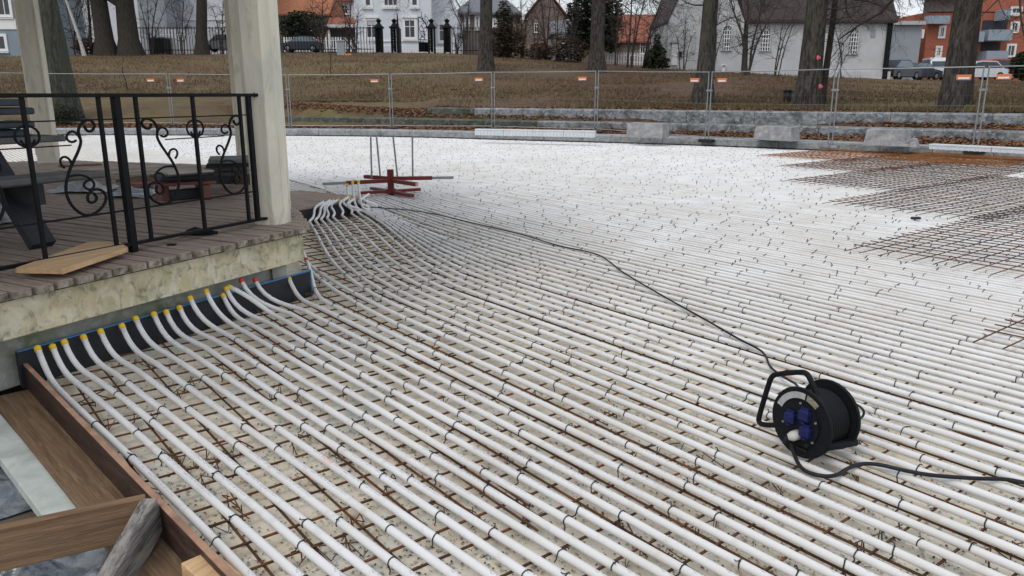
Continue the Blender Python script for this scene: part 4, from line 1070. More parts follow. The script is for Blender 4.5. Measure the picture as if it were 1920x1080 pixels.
for k in range(len(fp) - 1):
    a, b = fp[k].copy(), fp[k + 1].copy(); d = (b - a); d.z = 0; Lf = d.length; d.normalize(); a += d * .05; b -= d * .05
    lean = Vector((0, 0, 0)); n = Vector((d.y, -d.x, 0))
    T = Thing('mesh_fence', 'galvanised ' + FLAB[k], 'fence panel', tuple(a), group='temporary fence panels')
    def P(t, h): return a.lerp(b, t) + Vector((0, 0, h))
    for t in (0, 1): T.part('upright', MB().tube([P(t, -.05), P(t, FH)], .017, 8), 'galv')
    for nm_, h, r in (('top_tube', FH - .02, .014), ('bottom_tube', .10, .014)): T.part(nm_, MB().tube([P(0, h), P(.5, h - .01), P(1, h)], r, 6), 'galv')
    mb = MB(); nw = int(Lf / .12)
    for i in range(1, nw):
        t = i / nw; q = P(t, 0); x = q.x; y = q.y
        mb.tube([(x, y, q.z + .1), (x, y, q.z + FH - .02)], .0010, 3, cap=False)
    for i in range(1, 8):
        h = .1 + i * .225; mb.tube([P(0, h), P(1, h)], .0012 if i not in (4,) else .006, 3, cap=False)
    T.part('wire_infill', mb, 'galv_wire', kind='stuff')
    T.part('clamp', MB().box(P(0, 1.35) - d * .05, (.16, .07, .05), Matrix.Rotation(math.atan2(d.y, d.x), 3, 'Z')), 'galv')
    for t in TAGS.get(k, []):
        c = P(t, FH - .25) + n * .03; M = Matrix((d, n, Vector((0, 0, 1)))).transposed()
        so = T.part('sign_plate', MB().box(c, (.29, .01, .13), M), 'tag_orange')
        T.part('sign_band', MB().box(c + n * .006 + Vector((0, 0, -.010)), (.22, .004, .04), M), 'tag_white', parent=so)
        T.part('sign_foot', MB().box(c + n * .006 + Vector((0, 0, -.055)), (.29, .004, .022), M), 'tag_navy', parent=so)
FOOT = ['outside the left edge', 'beside the far left pavilion post', 'seen through the scroll railing', 'just right of the near pavilion post', 'left of the white ribbed block row', 'behind the white ribbed block row', 'between ribbed blocks and the square granite block', 'left of the rough slanting granite block', 'between the two rough granite blocks', 'behind the ribbed blocks at the right', 'outside the right edge']
for k, p in enumerate(fp):
    o = MB().box((0, 0, .05), (.42, .22, .09), bev=.02).build('ballast_block', 'rubber_grey' if k != 8 else 'wall_granite'); d = fp[min(k + 1, len(fp) - 1)] - fp[max(k - 1, 0)]
    o.location = p + Vector((0, 0, -.06)); o.rotation_euler = (0, 0, math.atan2(d.y, d.x)); tag(o, 'dark ballast block under the fence joint ' + FOOT[k], 'fence foot', 'fence ballast blocks')

# ------------------------------------------------------------------ loose granite blocks and white spacer rows by the kerb
def rough_block(label, quad, zb, zt, dep, seed, skew=0.):
    (u0, v0), (u1, v1) = quad; a = plane(u0, v0, zb); b = plane(u1, v1, zb); d = (b - a); L_ = d.length; d.normalize(); n = Vector((-d.y, d.x, 0))
    rr = random.Random(seed); mb = MB(); vs = []; fs = []; nx, nz_, ny = 5, 3, 3
    o = MB(); import itertools
    pts = {}
    def P(i, j, k):
        if (i, j, k) not in pts:
            x = L_ * i / nx; y = dep * j / ny; z = (zt - zb) * k / nz_
            x += skew * (k / nz_) * (1 if i < nx / 2 else -1)
            q = a + d * (x + rr.uniform(-.012, .012)) + n * (y + rr.uniform(-.015, .015)) + Vector((0, 0, z + rr.uniform(-.008, .008))); pts[(i, j, k)] = len(vs); vs.append(tuple(q))
        return pts[(i, j, k)]
    for i in range(nx):
        for k in range(nz_): fs += [(P(i, 0, k), P(i + 1, 0, k), P(i + 1, 0, k + 1), P(i, 0, k + 1)), (P(i + 1, ny, k), P(i, ny, k), P(i, ny, k + 1), P(i + 1, ny, k + 1))]
        for j in range(ny): fs += [(P(i, j, nz_), P(i + 1, j, nz_), P(i + 1, j + 1, nz_), P(i, j + 1, nz_))]
    for j in range(ny):
        for k in range(nz_): fs += [(P(0, j + 1, k), P(0, j, k), P(0, j, k + 1), P(0, j + 1, k + 1)), (P(nx, j, k), P(nx, j + 1, k), P(nx, j + 1, k + 1), P(nx, j, k + 1))]
    ob = mb.add(vs, fs).build('granite_block', 'rough_granite'); tag(ob, label, 'stone block', 'loose granite blocks on the kerb'); return ob
rough_block('square-cut pale granite block on the kerb, right of the white spacer row', ((1175, 257), (1242, 259)), .31, .70, .5, 1)
rough_block('rough granite block with slanting sides on the kerb in front of the bin', ((1411, 262), (1485, 265)), .31, .66, .5, 2, .06)
rough_block('largest rough granite block on the kerb, slanting and chipped', ((1618, 272), (1700, 275)), .31, .68, .5, 3, .06)
rough_block('small broken granite lump leaning on the largest block', ((1693, 275), (1717, 276)), .31, .50, .3, 4, .06)
def spacer_row(label, pts, n, z0, z1, gl, dep=.22):
    for k in range(n):
        t0, t1 = k / n, (k + .985) / n; a = plane(*pts[0], z0).lerp(plane(*pts[1], z0), t0); b = plane(*pts[0], z0).lerp(plane(*pts[1], z0), t1)
        d = (b - a); L_ = d.length; d.normalize(); nn = Vector((-d.y, d.x, 0)); T = Thing('spacer_block', label[k], 'spacer block', (a.x, a.y, z0), group=gl)
        A = a + nn * dep / 2; B = b + nn * dep / 2; A.z = B.z = (z0 + z1) / 2 - .01; T.part('body', MB().beam(A, B, dep - .03, z1 - z0 - .04), 'perf_white')
        A.z = B.z = z1 - .015; T.part('top_flange', MB().beam(A, B, dep, .03), 'perf_white')
        m_ = int(L_ / .11)
        for i in range(m_):
            c = a + d * (.055 + .11 * i) + nn * .008; T.part('rib', MB().box((c.x, c.y, (z0 + z1) / 2 - .02), (.02, .03, z1 - z0 - .05), Matrix.Rotation(math.atan2(d.y, d.x), 3, 'Z')), 'perf_white')
spacer_row(['first white ribbed plastic block of the row by the kerb, nearest the pavilion', 'second white ribbed plastic block of the row by the kerb', 'third white ribbed plastic block of the row by the kerb', 'last white ribbed plastic block of the row, next to the granite block'], ((890, 254), (1115, 258.5)), 4, .31, .50, 'white ribbed blocks on the kerb')
spacer_row(['white ribbed plastic block on the kerb right of the granite blocks', 'white ribbed plastic block on the kerb at the right edge'], ((1741, 280), (1990, 293)), 2, .31, .43, 'white ribbed blocks on the kerb, right side')

# ------------------------------------------------------------------ trees
def trunk_mb(base, top, r0, r1, seed, flare=1.6, n=12, wob=.12, segs=16):
    rr = random.Random(seed); mb = MB(); vs = []; cl = []
    for i in range(segs + 1):
        t = i / segs; c = base.lerp(top, t) + Vector((mnoise.noise(Vector((t * 2.2, seed, 0))) * wob, mnoise.noise(Vector((t * 2.2, seed, 7))) * wob, 0)) * min(1, t * 5)
        hgt = t * (top.z - base.z); r = r0 + (r1 - r0) * t; r *= 1 + (flare - 1) * math.exp(-max(0, hgt - .05) / .42)
        cl.append((c, r))
        for j in range(n):
            th = 2 * PI * j / n; rrd = r * (1 + .07 * mnoise.noise(Vector((math.cos(th) * 1.5, math.sin(th) * 1.5, hgt * .8 + seed))) + (.16 * (flare - 1) * math.cos(th * 5 + seed) * math.exp(-hgt / .3)))
            vs.append((c.x + math.cos(th) * rrd, c.y + math.sin(th) * rrd, c.z - (.3 if i == 0 else 0)))
    fs = []
    for i in range(segs):
        for j in range(n): fs.append((i * n + j, i * n + (j + 1) % n, (i + 1) * n + (j + 1) % n, (i + 1) * n + j))
    return mb.add(vs, fs), cl
def grow(mb, p, d, ln, r, depth, rr, droop=0., wig=.35, nch=4):
    k = 4 + (2 if depth > 1 else 0); pts = [p]; rads = [r]; q = p.copy(); dd = d.normalized()
    for i in range(k):
        dd = (dd + Vector((rr.uniform(-wig, wig), rr.uniform(-wig, wig), rr.uniform(-wig, wig) - droop * (.5 + i / k)))).normalized()
        q = q + dd * (ln / k); pts.append(q); rads.append(max(.004, r * (1 - .75 * (i + 1) / k)))
    mb.tube(pts, rads, 6 if r > .06 else (4 if r > .02 else 3), cap=False)
    if depth <= 0: return
    for c in range(nch):
        i = rr.randint(1, k); b = pts[i]; ax_ = (pts[i] - pts[i - 1]).normalized()
        sd = Vector((rr.gauss(0, 1), rr.gauss(0, 1), rr.gauss(.15, .8))); sd = (sd - ax_ * sd.dot(ax_)).normalized()
        grow(mb, b, ax_ * rr.uniform(.5, 1.) + sd * rr.uniform(.5, .95), ln * rr.uniform(.4, .68), max(.005, rads[i] * .75), depth - 1, rr, droop * .8, wig, nch)
def tree(label, base, wpx, hgt, seed, lean=(0, 0), m='bark', bm='twig', limbs=10, lo=.28, depth=3, flare=1.5, droop=.05, name='bare_tree', limb_len=4.5, group=None, taper=.35, extra=None):
    r0 = wpx / 2 * base.y / 1487; top = base + Vector((lean[0], lean[1], hgt)); T = Thing(name, label, 'tree', tuple(base), group=group)
    tm, cl = trunk_mb(base, top, r0, r0 * taper, seed, flare); T.part('trunk', tm, m, True)
    rr = random.Random(seed); mb = MB()
    for k in range(limbs):
        t = lo + (1 - lo) * (k + rr.random() * .6) / limbs; i = min(int(t * 16), 16); c, r = cl[i]; th = rr.uniform(0, 2 * PI)
        grow(mb, c, Vector((math.cos(th), math.sin(th), rr.uniform(.15, .8))), limb_len * rr.uniform(.6, 1.1) * (1.2 - .5 * t), r * rr.uniform(.28, .45), depth, rr, droop)
    for (h, th, up_, ln, rad, dp, dr) in (extra or []):
        i = max(0, min(15, int(h / hgt * 16))); f = h / hgt * 16 - i; c = cl[i][0].lerp(cl[i + 1][0], f)
        grow(mb, c, Vector((math.cos(th), math.sin(th), up_)), ln, rad, dp, rr, dr)
    T.part('crown', mb, bm); return T
B = hit
def at_u(u, Y, dz=0):
    x = (u - 960) / F; p = None
    for _ in range(3):
        z = terrain_z(p.x, Y) if p else 1.; Z = Y * _c - (z - H) * _s; p = Vector((x * Z, Y, terrain_z(x * Z, Y)))
    return Vector((p.x, Y, terrain_z(p.x, Y) + dz))
BT = 'large bare trees of the park'
tree('broad mossy tree trunk behind the far left pavilion post', at_u(116, 30.5), 68, 17, 1, (-1.0, 0), 'bark_moss', 'twig', 9, .42, group=BT, flare=1.35, taper=.5)
tree('dark tree trunk, left one of a close pair on the left crest', B(200, 104), 33, 20, 2, (-.4, 0), 'bark_dark', limbs=12, lo=.22, group=BT, depth=3, extra=[(7.5, PI, -.1, 5, .07, 4, .06), (8.5, PI * .9, -.2, 5, .07, 4, .08)])
tree('dark tree trunk, right one of a close pair on the left crest', B(245, 104), 37, 20, 3, (0, 0), 'bark_dark', limbs=12, lo=.22, group=BT, extra=[(8.0, 0., -.1, 5, .07, 4, .07), (7.0, .1, -.1, 4, .05, 4, .05), (9, -.1, -.2, 6, .07, 4, .08)])
tree('leaning dark tree by the white slat fence', B(378, 103), 22, 17, 4, (1.6, 0), 'bark_dark', limbs=10, lo=.3, group=BT)
tree('straight grey trunk in front of the iron gate, middle of the slope', B(911, 133), 26, 20, 5, (0, 0), 'bark', limbs=10, lo=.34, group=BT, extra=[(7.2, PI, .05, 6, .12, 4, .02), (6.4, PI * .9, -.05, 4, .06, 4, .05), (6.8, .1, 0, 5, .08, 4, .03), (7.4, PI * 1.1, -.15, 6, .07, 4, .05), (7.3, -.1, -.15, 6, .07, 4, .05)])
tree('tall dark trunk left of the white picket fence', B(1118, 136), 28, 20, 6, (.2, 0), 'bark', limbs=10, lo=.30, group=BT, extra=[(5.8, PI * 1.1, .1, 5, .08, 4, .02), (5.2, .2, .1, 5, .08, 4, .02), (4.4, .1, .2, 3.5, .05, 4, 0), (6.2, PI, -.1, 6, .07, 4, .04), (6.4, 0, -.1, 6, .07, 4, .04)])
tree('mossy trunk with root flare standing before the church gable', B(1316, 199), 32, 15, 7, (.35, 0), 'bark', limbs=12, lo=.24, group=BT, flare=1.7, depth=3, limb_len=3.4, extra=[(3.9, PI, .15, 2.6, .06, 3, .0), (3.3, PI * .95, -.1, 1.8, .03, 3, .0), (4.2, .2, .3, 2.5, .06, 3, 0), (2.6, .0, .1, 1.4, .022, 3, -.02), (4.4, PI * .9, -.1, 3.0, .04, 4, .06), (4.5, .0, -.1, 2.8, .04, 4, .05), (3.6, PI * 1.1, .1, 2.4, .03, 4, .0)])
tree('thick lichen-grey trunk with pink paint marks in front of the church', B(1511, 203), 43, 16, 8, (.5, 0), 'bark', limbs=13, lo=.25, group=BT, flare=1.45, limb_len=4., extra=[(3.6, 0.1, .1, 2.4, .05, 3, .02), (3.0, 0., -.15, 1.5, .025, 3, .0), (2.75, .2, .15, 1.6, .025, 3, .0), (4.0, PI, .15, 3, .07, 3, .03), (4.3, PI * .9, .1, 3.5, .07, 3, .05), (4.2, -.1, .2, 3.0, .07, 3, .06), (2.4, 0.2, .05, 1.2, .018, 2, .1), (4.4, PI, -.05, 3.2, .05, 4, .06), (4.6, PI * 1.1, -.1, 3.6, .05, 4, .08), (4.5, .1, -.1, 3.0, .05, 4, .08)])
tree('dark straight trunk in front of the brick flats, right', B(1780, 210), 41, 16, 9, (.35, 0), 'bark', limbs=12, lo=.28, group=BT, flare=1.25, limb_len=4., extra=[(3.6, PI, .3, 2.0, .05, 3, -.05), (3.9, 0., .1, 3.0, .06, 3, .05), (3.5, .1, -.05, 2.4, .04, 3, .0), (4.4, 0.1, 0, 3.5, .06, 3, .1), (4.0, .3, .0, 3.2, .06, 4, .03), (4.6, -.2, -.1, 3.4, .06, 4, .06), (4.2, PI, .0, 2.6, .05, 4, .02)])
tree('slimmer dark trunk just behind the right-hand trunk', B(1806, 196), 24, 16, 10, (-.1, 0), 'bark_dark', limbs=10, lo=.3, group=BT, limb_len=3.6, extra=[(4.3, 0, .2, 4.0, .09, 3, .03), (3.7, .1, .05, 3.5, .06, 4, .0), (4.8, -.1, .0, 4.5, .08, 4, .05), (4.5, .4, -.05, 4.0, .06, 4, .04)])
tree('dark ivy-covered stem clinging to the thick lichen-grey trunk', B(1540, 200) , 12, 14, 12, (.3, 0), 'bark_dark', limbs=8, lo=.3, group=BT, limb_len=2.6)
tree('thin white birch stem leaning behind the mossy trunk', B(160, 105), 6, 14, 13, (-3.3, 0), 'birch', limbs=12, lo=.15, group=BT, limb_len=2.6, depth=3)
tree('slender young tree beside the blue-grey house', B(172, 103), 5, 12, 43, (.6, 0), 'bark_dark', 'twig', limbs=14, lo=.1, limb_len=3.2, depth=3)
# pink paint marks on the trunk
for (u, v) in ((1533, 109), (1537, 163)):
    p = B(1511, 203); q = atY(u, v, p.y - .3); o = MB().tube([(-.09, 0, 0), (0, -.02, .01), (.09, 0, 0)], [.03, .07, .03], 8).build('ribbon_knot', 'spray_pink', None, True); o.location = q; o.scale = (1, .4, 1.2)
    tag(o, 'pink ribbon knot %s on the thick lichen-grey trunk' % ('high up' if v < 130 else 'low down'), 'ribbon')
# multi-stem shrubs and saplings
def stems(label, px, v0, tops, seed, m='twig', rad=.05, Y=None, dep=3, nch=4, name='young_tree', cat='tree', grp=None):
    b = B(px, v0); T = Thing(name, label, cat, tuple(b), group=grp); rr = random.Random(seed)
    tw = MB()
    for (u, v, r) in tops:
        e = atY(u, v, b.y + rr.uniform(-.6, .6)); pts = []; k = 7; s0 = b + Vector((rr.uniform(-.15, .15), rr.uniform(-.15, .15), -.1))
        for i in range(k + 1):
            t = i / k; q = s0.lerp(e, t); bow = Vector(((e.x - s0.x) * -.18 * math.sin(PI * t), 0, 0)); pts.append(q + bow + Vector((rr.uniform(-.04, .04), 0, 0)))
        T.part('stem', MB().tube(pts, [r * (1 - .6 * i / k) for i in range(k + 1)], 6, cap=False), m)
        for i in range(2, k + 1):
            for _ in range(nch // 2): grow(tw, pts[i], Vector((rr.uniform(-1, 1), rr.uniform(-.5, .5), rr.uniform(.1, 1))), (e - s0).length * rr.uniform(.16, .32), r * .32, dep - 1, rr, 0, .35, 3)
    T.part('twigs', tw, m); return T
stems('clump of slender bare stems fanning out before the church windows', 1400, 142, [(1370, 5, .09), (1402, -30, .11), (1440, -20, .09), (1385, 40, .06), (1466, -5, .08)], 3, rad=.09)
stems('pair of thin slanting stems right of the fan-shaped clump', 1455, 145, [(1472, 20, .05), (1489, 25, .05), (1500, 15, .045)], 31)
stems('thin curved stem right of the mossy trunk by the church', 1338, 134, [(1346, -20, .07), (1375, 20, .04)], 33)
stems('dark bare young tree before the red tiled roof', 1180, 128, [(1186, -20, .09), (1215, -25, .07), (1196, 10, .06), (1165, 10, .04)], 4)
stems('bare stem leaning right before the red tiled roof', 1207, 128, [(1245, -10, .09), (1240, 20, .06)], 41)
stems('reddish bare young tree behind the brown hedge', 1022, 112, [(1010, -20, .08), (1035, -25, .08), (998, 5, .05)], 5, 'twig_red')
stems('second reddish bare tree, right of the first behind the hedge', 1042, 110, [(1050, -20, .07), (1062, 20, .04), (1036, 0, .05)], 51, 'twig_red')
stems('slim bare tree behind the iron fence at the far left', 140, 103, [(120, -10, .06), (165, -20, .06), (150, -5, .05)], 61)
stems('gnarled twiggy shrub between the left trunk pair and white fence', 285, 100, [(262, 10, .06), (300, -20, .07), (318, 0, .05), (275, -10, .05)], 62)
stems('wispy shrub between mossy trunk and trunk pair', 170, 100, [(155, 10, .04), (178, 0, .05), (165, 20, .04)], 63)
stems('low crooked tree leaning over the iron fence left of the gate', 668, 98, [(655, 62, .10), (600, 45, .06), (640, 10, .06), (672, 20, .06), (575, 30, .05)], 64, 'twig')
stems('climber scrub on the fence right of the gate', 858, 100, [(850, 55, .08), (866, 60, .06), (873, 70, .05)], 65)
stems('thin young sapling tied on the grass slope', 621, 145, [(620, 85, .03), (618, 95, .015)], 66, nch=2, dep=1)
stems('slim sapling with a stake on the grass behind the railing', 236, 171, [(230, 130, .028), (229, 120, .02)], 67, nch=2, dep=1)
stems('thin sapling beside the near pavilion post', 437, 160, [(436, 90, .03), (437, 70, .02)], 68, nch=2, dep=1)
stems('tall bare shrub behind the iron fence left of the carport', 605, 99, [(585, 15, .07), (605, -10, .08), (628, 5, .07), (570, 35, .05)], 81, 'twig', nch=6)
stems('bare lilac before the left corner of the villa', 655, 99, [(640, 0, .06), (660, -15, .07), (675, 20, .05)], 82, 'twig', nch=6)
stems('bare twiggy bush between slat fence and leaning tree', 340, 101, [(322, 10, .05), (345, -10, .06), (362, 15, .05)], 83, 'twig', nch=6)
stems('bare twiggy bush beside the near post behind the fence', 415, 101, [(400, 20, .05), (420, 0, .06), (432, 30, .04)], 84, 'twig', nch=6)
stems('thin bare stems right of the thick lichen-grey trunk', 1575, 147, [(1562, 40, .04), (1580, 60, .035), (1600, 85, .03)], 85, 'twig', nch=5)
stems('bare bush at the foot of the church gable', 1280, 131, [(1266, 60, .04), (1284, 40, .05), (1296, 70, .04)], 86, 'twig', nch=6)
stems('bushy bare hazel left of the gabled house', 978, 108, [(960, 20, .06), (975, 0, .07), (990, 15, .06), (968, 40, .04), (1000, 40, .04)], 71, 'twig_red', nch=6)
stems('bare twiggy shrub in front of the gabled house', 1004, 113, [(995, 30, .05), (1012, 20, .05), (1022, 45, .04)], 72, 'twig_red', nch=6)
stems('bare twiggy shrub before the blue-grey roof', 1068, 117, [(1055, 30, .06), (1075, 10, .06), (1085, 40, .04)], 73, 'twig', nch=6)
stems('bare bush right of the dark holly by the picket fence', 1155, 122, [(1145, 40, .05), (1160, 20, .06), (1172, 50, .04)], 74, 'twig', nch=6)
stems('bare bush behind the picket fence before the red roof', 1225, 126, [(1212, 50, .05), (1228, 30, .05), (1240, 60, .04)], 75, 'twig', nch=6)
stems('tangle of bare twigs hanging beside the villa wing', 872, 102, [(845, 5, .06), (880, -5, .07), (862, 20, .05)], 76, 'twig', nch=6)
# evergreens and hedges: volumes of small leaf faces
def foliage(label, c, rx, ry, rz, n, m, seed, size=.3, name='evergreen_tree', cat='tree', cone=False, trunk=True, bars=0):
    rr = random.Random(seed); T = Thing(name, label, cat, tuple(c)); vs = []; fs = []
    for _ in range(n):
        while True:
            x, y, z = rr.uniform(-1, 1), rr.uniform(-1, 1), rr.uniform(-1, 1)
            lim = (1 - (z + 1) / 2 * .92) if cone else math.sqrt(max(0, 1 - z * z))
            wv = 1 + .35 * mnoise.noise(Vector((x * 2.3 + seed, y * 2.3, z * 2.6)))
            if math.hypot(x, y) < lim * wv and mnoise.noise(Vector((x * 4, y * 4 + seed, z * 4))) > -.28: break
        p = Vector((c.x + x * rx, c.y + y * ry, c.z + rz + z * rz)); s = size * rr.uniform(.5, 1.2)
        M = Matrix.Rotation(rr.uniform(0, 2 * PI), 3, 'Z') @ Matrix.Rotation(rr.uniform(-1.2, 1.2), 3, 'X'); k = len(vs)
        for q in ((-s * .5, 0, 0), (0, -s * .28, s * .1), (s * .5, 0, 0), (0, s * .28, s * .1)): vs.append(tuple(p + M @ Vector(q)))
        fs.append((k, k + 1, k + 2, k + 3))
    if trunk: T.part('trunk', MB().tube([c - Vector((0, 0, .2)), c + Vector((0, 0, rz * 1.5))], [.16, .05], 6), 'bark_dark')
    T.part('crown', MB().add(vs, fs), m); return T
def px_box(u0, u1, v0, v1, Y):
    a = atY(u0, v1, Y); b = atY(u1, v0, Y); return (a.x + b.x) / 2, (b.x - a.x) / 2, a.z, (b.z - a.z) / 2
def fol(label, u0, u1, v0, v1, Y, n, m, seed, size, **k):
    cx, rx, z0, rz = px_box(u0, u1, v0, v1, Y); return foliage(label, Vector((cx, Y, z0)), rx, min(rx, 2.5), rz, n, m, seed, size, **k)
fol('dense dark holly tree right of the reddish bare trees', 1062, 1168, -30, 98, 66, 5200, 'evergreen', 1, .42)
fol('cone-shaped dark yew shrub by the church door', 1206, 1258, 62, 127, 59, 2600, 'evergreen', 2, .26, name='evergreen_shrub', cat='shrub', cone=True)
fol('narrow dark brown-green cypress beside the grey trunk', 928, 962, 0, 108, 66, 1500, 'cypress', 3, .30, cone=False)
fol('dark green hedge in front of the orange-roofed house', 526, 606, 20, 80, 86, 2600, 'evergreen', 4, .45, name='hedge', cat='hedge', trunk=False)
fol('clipped dark hedge beside the parked cars at the right edge', 1893, 1960, 95, 152, 60, 2600, 'evergreen', 5, .3, name='hedge', cat='hedge', trunk=False)
fol('brown leafless hedge below the cypress', 905, 985, 52, 112, 67, 2600, 'hedge_brown', 6, .3, name='hedge', cat='hedge', trunk=False)
fol('low brown brush in front of the blue-grey roof', 1030, 1105, 66, 122, 65, 2400, 'hedge_brown', 7, .26, name='brush', cat='shrub', trunk=False)
fol('green shrub right of the dark holly', 1128, 1160, 60, 100, 65, 900, 'evergreen', 8, .3, name='evergreen_shrub', cat='shrub', trunk=False)
fol('low dark shrub at the foot of the mossy trunk', 100, 150, 198, 232, 29.5, 900, 'evergreen', 9, .12, name='evergreen_shrub', cat='shrub', trunk=False)
fol('brown scrub on the crest behind the left trunks', 140, 185, 70, 106, 66, 900, 'hedge_brown', 10, .3, name='brush', cat='shrub', trunk=False)
fol('scrubby brown hedge left of the picket fence', 985, 1040, 80, 118, 66.5, 1400, 'hedge_brown', 11, .26, name='hedge', cat='hedge', trunk=False)

# ------------------------------------------------------------------ buildings
class Bld:
    def __init__(s, name, label, u0, u1, vt, vb, Y, depth, wallm, cat='house', sink=1.2):
        a = atY(u0, vb, Y); b = atY(u1, vt, Y); s.x0, s.x1, s.z0, s.z1, s.Y, s.dep = a.x, b.x, a.z, b.z, Y, depth
        s.T = Thing(name, label, cat, ((s.x0 + s.x1) / 2, Y + depth / 2, s.z0))
        s.T.part('wall', MB().box(((s.x0 + s.x1) / 2, Y + depth / 2, (s.z0 - sink + s.z1) / 2), (s.x1 - s.x0, depth, s.z1 - s.z0 + sink)), wallm)
    def window(s, u0, u1, v0, v1, cols=2, rows=2, fw=.10, m='glass', trim='trim_white', sill=True):
        a = atY(u0, v1, s.Y); b = atY(u1, v0, s.Y); y = s.Y; cx, cz = (a.x + b.x) / 2, (a.z + b.z) / 2; W_, Hh = b.x - a.x, b.z - a.z
        mb = MB()
        for x in (a.x, b.x): mb.box((x, y - .05, cz), (fw, .10, Hh + fw))
        for z in (a.z, b.z): mb.box((cx, y - .052, z), (W_ - fw, .10, fw))
        wo = s.T.part('window', mb, trim)
        s.T.part('pane', MB().box((cx, y - .012, cz), (W_ - fw, .02, Hh - fw)), m, parent=wo)
        gm = MB()
        for i in range(1, cols): gm.box((a.x + W_ * i / cols, y - .035, cz), (.06, .03, Hh - fw))
        for i in range(1, rows): gm.box((cx, y - .038, a.z + Hh * (i / rows if rows > 2 else .62)), (W_ - fw, .03, .06))
        if gm.v: s.T.part('glazing_bar', gm, trim, parent=wo)
        if sill: s.T.part('sill', MB().box((cx, y - .10, a.z - fw * .9), (W_ + .3, .2, .07)), trim, parent=wo)
        return wo
    def arch(s, u0, u1, v0, v1, m='glass'):
        a = atY(u0, v1, s.Y); b = atY(u1, v0, s.Y); y = s.Y; W_ = b.x - a.x; Hh = b.z - a.z; cx = (a.x + b.x) / 2; zs = b.z - W_ / 2
        out_ = [(a.x, a.z), (b.x, a.z)] + [(cx + W_ / 2 * math.cos(t), zs + W_ / 2 * math.sin(t)) for t in [PI * k / 10 for k in range(11)]]
        vs = [(x, y - .02, z) for x, z in out_]; wo = s.T.part('window', MB().add(vs, [tuple(range(len(vs)))]), m)
        fm = MB(); pts = [Vector((x, y - .05, z)) for x, z in out_]; fm.tube(pts, .09, 4, closed=True)
        s.T.part('frame', fm, 'church_wall', parent=wo); gm = MB()
        for k in range(1, 4): x = a.x + W_ * k / 4; gm.box((x, y - .04, (a.z + zs) / 2), (.055, .03, zs - a.z))
        for k in range(0, 6): z = a.z + (zs - a.z) * k / 5; gm.box((cx, y - .042, z), (W_ - .05, .03, .055))
        for k in (1, 2, 3):
            t = PI * k / 4; gm.beam((cx, y - .04, zs), (cx + W_ / 2 * math.cos(t), y - .04, zs + W_ / 2 * math.sin(t)), .03, .055, up=(0, 1, 0))
        s.T.part('glazing_bar', gm, 'trim_white', parent=wo)
    def gable_roof(s, m, rise, along_x=True, over=.5, th=.2):
        x0, x1, y0, y1, z = s.x0 - over, s.x1 + over, s.Y - over, s.Y + s.dep + over, s.z1
        mb = MB()
        if along_x:
            ym = (y0 + y1) / 2; mb.add([(x0, y0, z - .15), (x1, y0, z - .15), (x1, ym, z + rise), (x0, ym, z + rise), (x0, y1, z - .15), (x1, y1, z - .15)] + [(x0, y0, z - .35), (x1, y0, z - .35), (x1, y1, z - .35), (x0, y1, z - .35)], [(0, 1, 2, 3), (3, 2, 5, 4), (6, 7, 1, 0), (1, 7, 8, 5), (1, 5, 2), (0, 3, 4), (0, 4, 9, 6), (5, 8, 9, 4), (6, 9, 8, 7)])
        else:
            xm = (x0 + x1) / 2; mb.add([(x0, y0, z - .15), (x0, y1, z - .15), (xm, y1, z + rise), (xm, y0, z + rise), (x1, y0, z - .15), (x1, y1, z - .15)] + [(v[0], v[1], v[2] + th) for v in [(x0, y0, z - .15), (x0, y1, z - .15), (xm, y1, z + rise), (xm, y0, z + rise), (x1, y0, z - .15), (x1, y1, z - .15)]], [(6, 9, 8, 7), (9, 10, 11, 8), (0, 1, 2, 3), (3, 2, 5, 4), (0, 3, 9, 6), (3, 4, 10, 9), (0, 6, 7, 1), (4, 5, 11, 10)])
        return s.T.part('roof', mb, m)
    def gable_wall(s, m, rise):
        xm = (s.x0 + s.x1) / 2; y = s.Y + .01; s.T.part('gable', MB().add([(s.x0, y, s.z1 - .01), (s.x1, y, s.z1 - .01), (xm, y, s.z1 + rise - .2), (s.x0, y + .3, s.z1 - .01), (s.x1, y + .3, s.z1 - .01), (xm, y + .3, s.z1 + rise - .2)], [(0, 1, 2), (5, 4, 3), (0, 2, 5, 3), (1, 4, 5, 2)]), m)
    def hip_roof(s, m, rise, over=.6):
        x0, x1, y0, y1, z = s.x0 - over, s.x1 + over, s.Y - over, s.Y + s.dep + over, s.z1; i = min((y1 - y0) / 2, (x1 - x0) / 2) * .9; ym = (y0 + y1) / 2
        s.T.part('roof', MB().add([(x0, y0, z), (x1, y0, z), (x1, y1, z), (x0, y1, z), (x0 + i, ym, z + rise), (x1 - i, ym, z + rise), (x0, y0, z - .25), (x1, y0, z - .25), (x1, y1, z - .25), (x0, y1, z - .25)], [(0, 1, 5, 4), (1, 2, 5), (2, 3, 4, 5), (3, 0, 4), (6, 7, 1, 0), (7, 8, 2, 1), (8, 9, 3, 2), (9, 6, 0, 3), (6, 9, 8, 7)]), m)
    def box(s, nm, u0, u1, v0, v1, out_, m, th=.1):
        a = atY(u0, v1, s.Y); b = atY(u1, v0, s.Y); return s.T.part(nm, MB().box(((a.x + b.x) / 2, s.Y - out_, (a.z + b.z) / 2), (b.x - a.x, th, b.z - a.z)), m)
    def chimney(s, u, v0, wpx, m, dy=4, hgt=2.5):
        a = atY(u, v0, s.Y + dy); wd = wpx * (s.Y + dy) / 1487; o = s.T.part('chimney', MB().box((a.x, s.Y + dy, a.z - hgt / 2), (wd, wd, hgt)), m); s.T.part('chimney_cap', MB().box((a.x, s.Y + dy, a.z + .05), (wd * 1.25, wd * 1.25, .12)), m, parent=o)

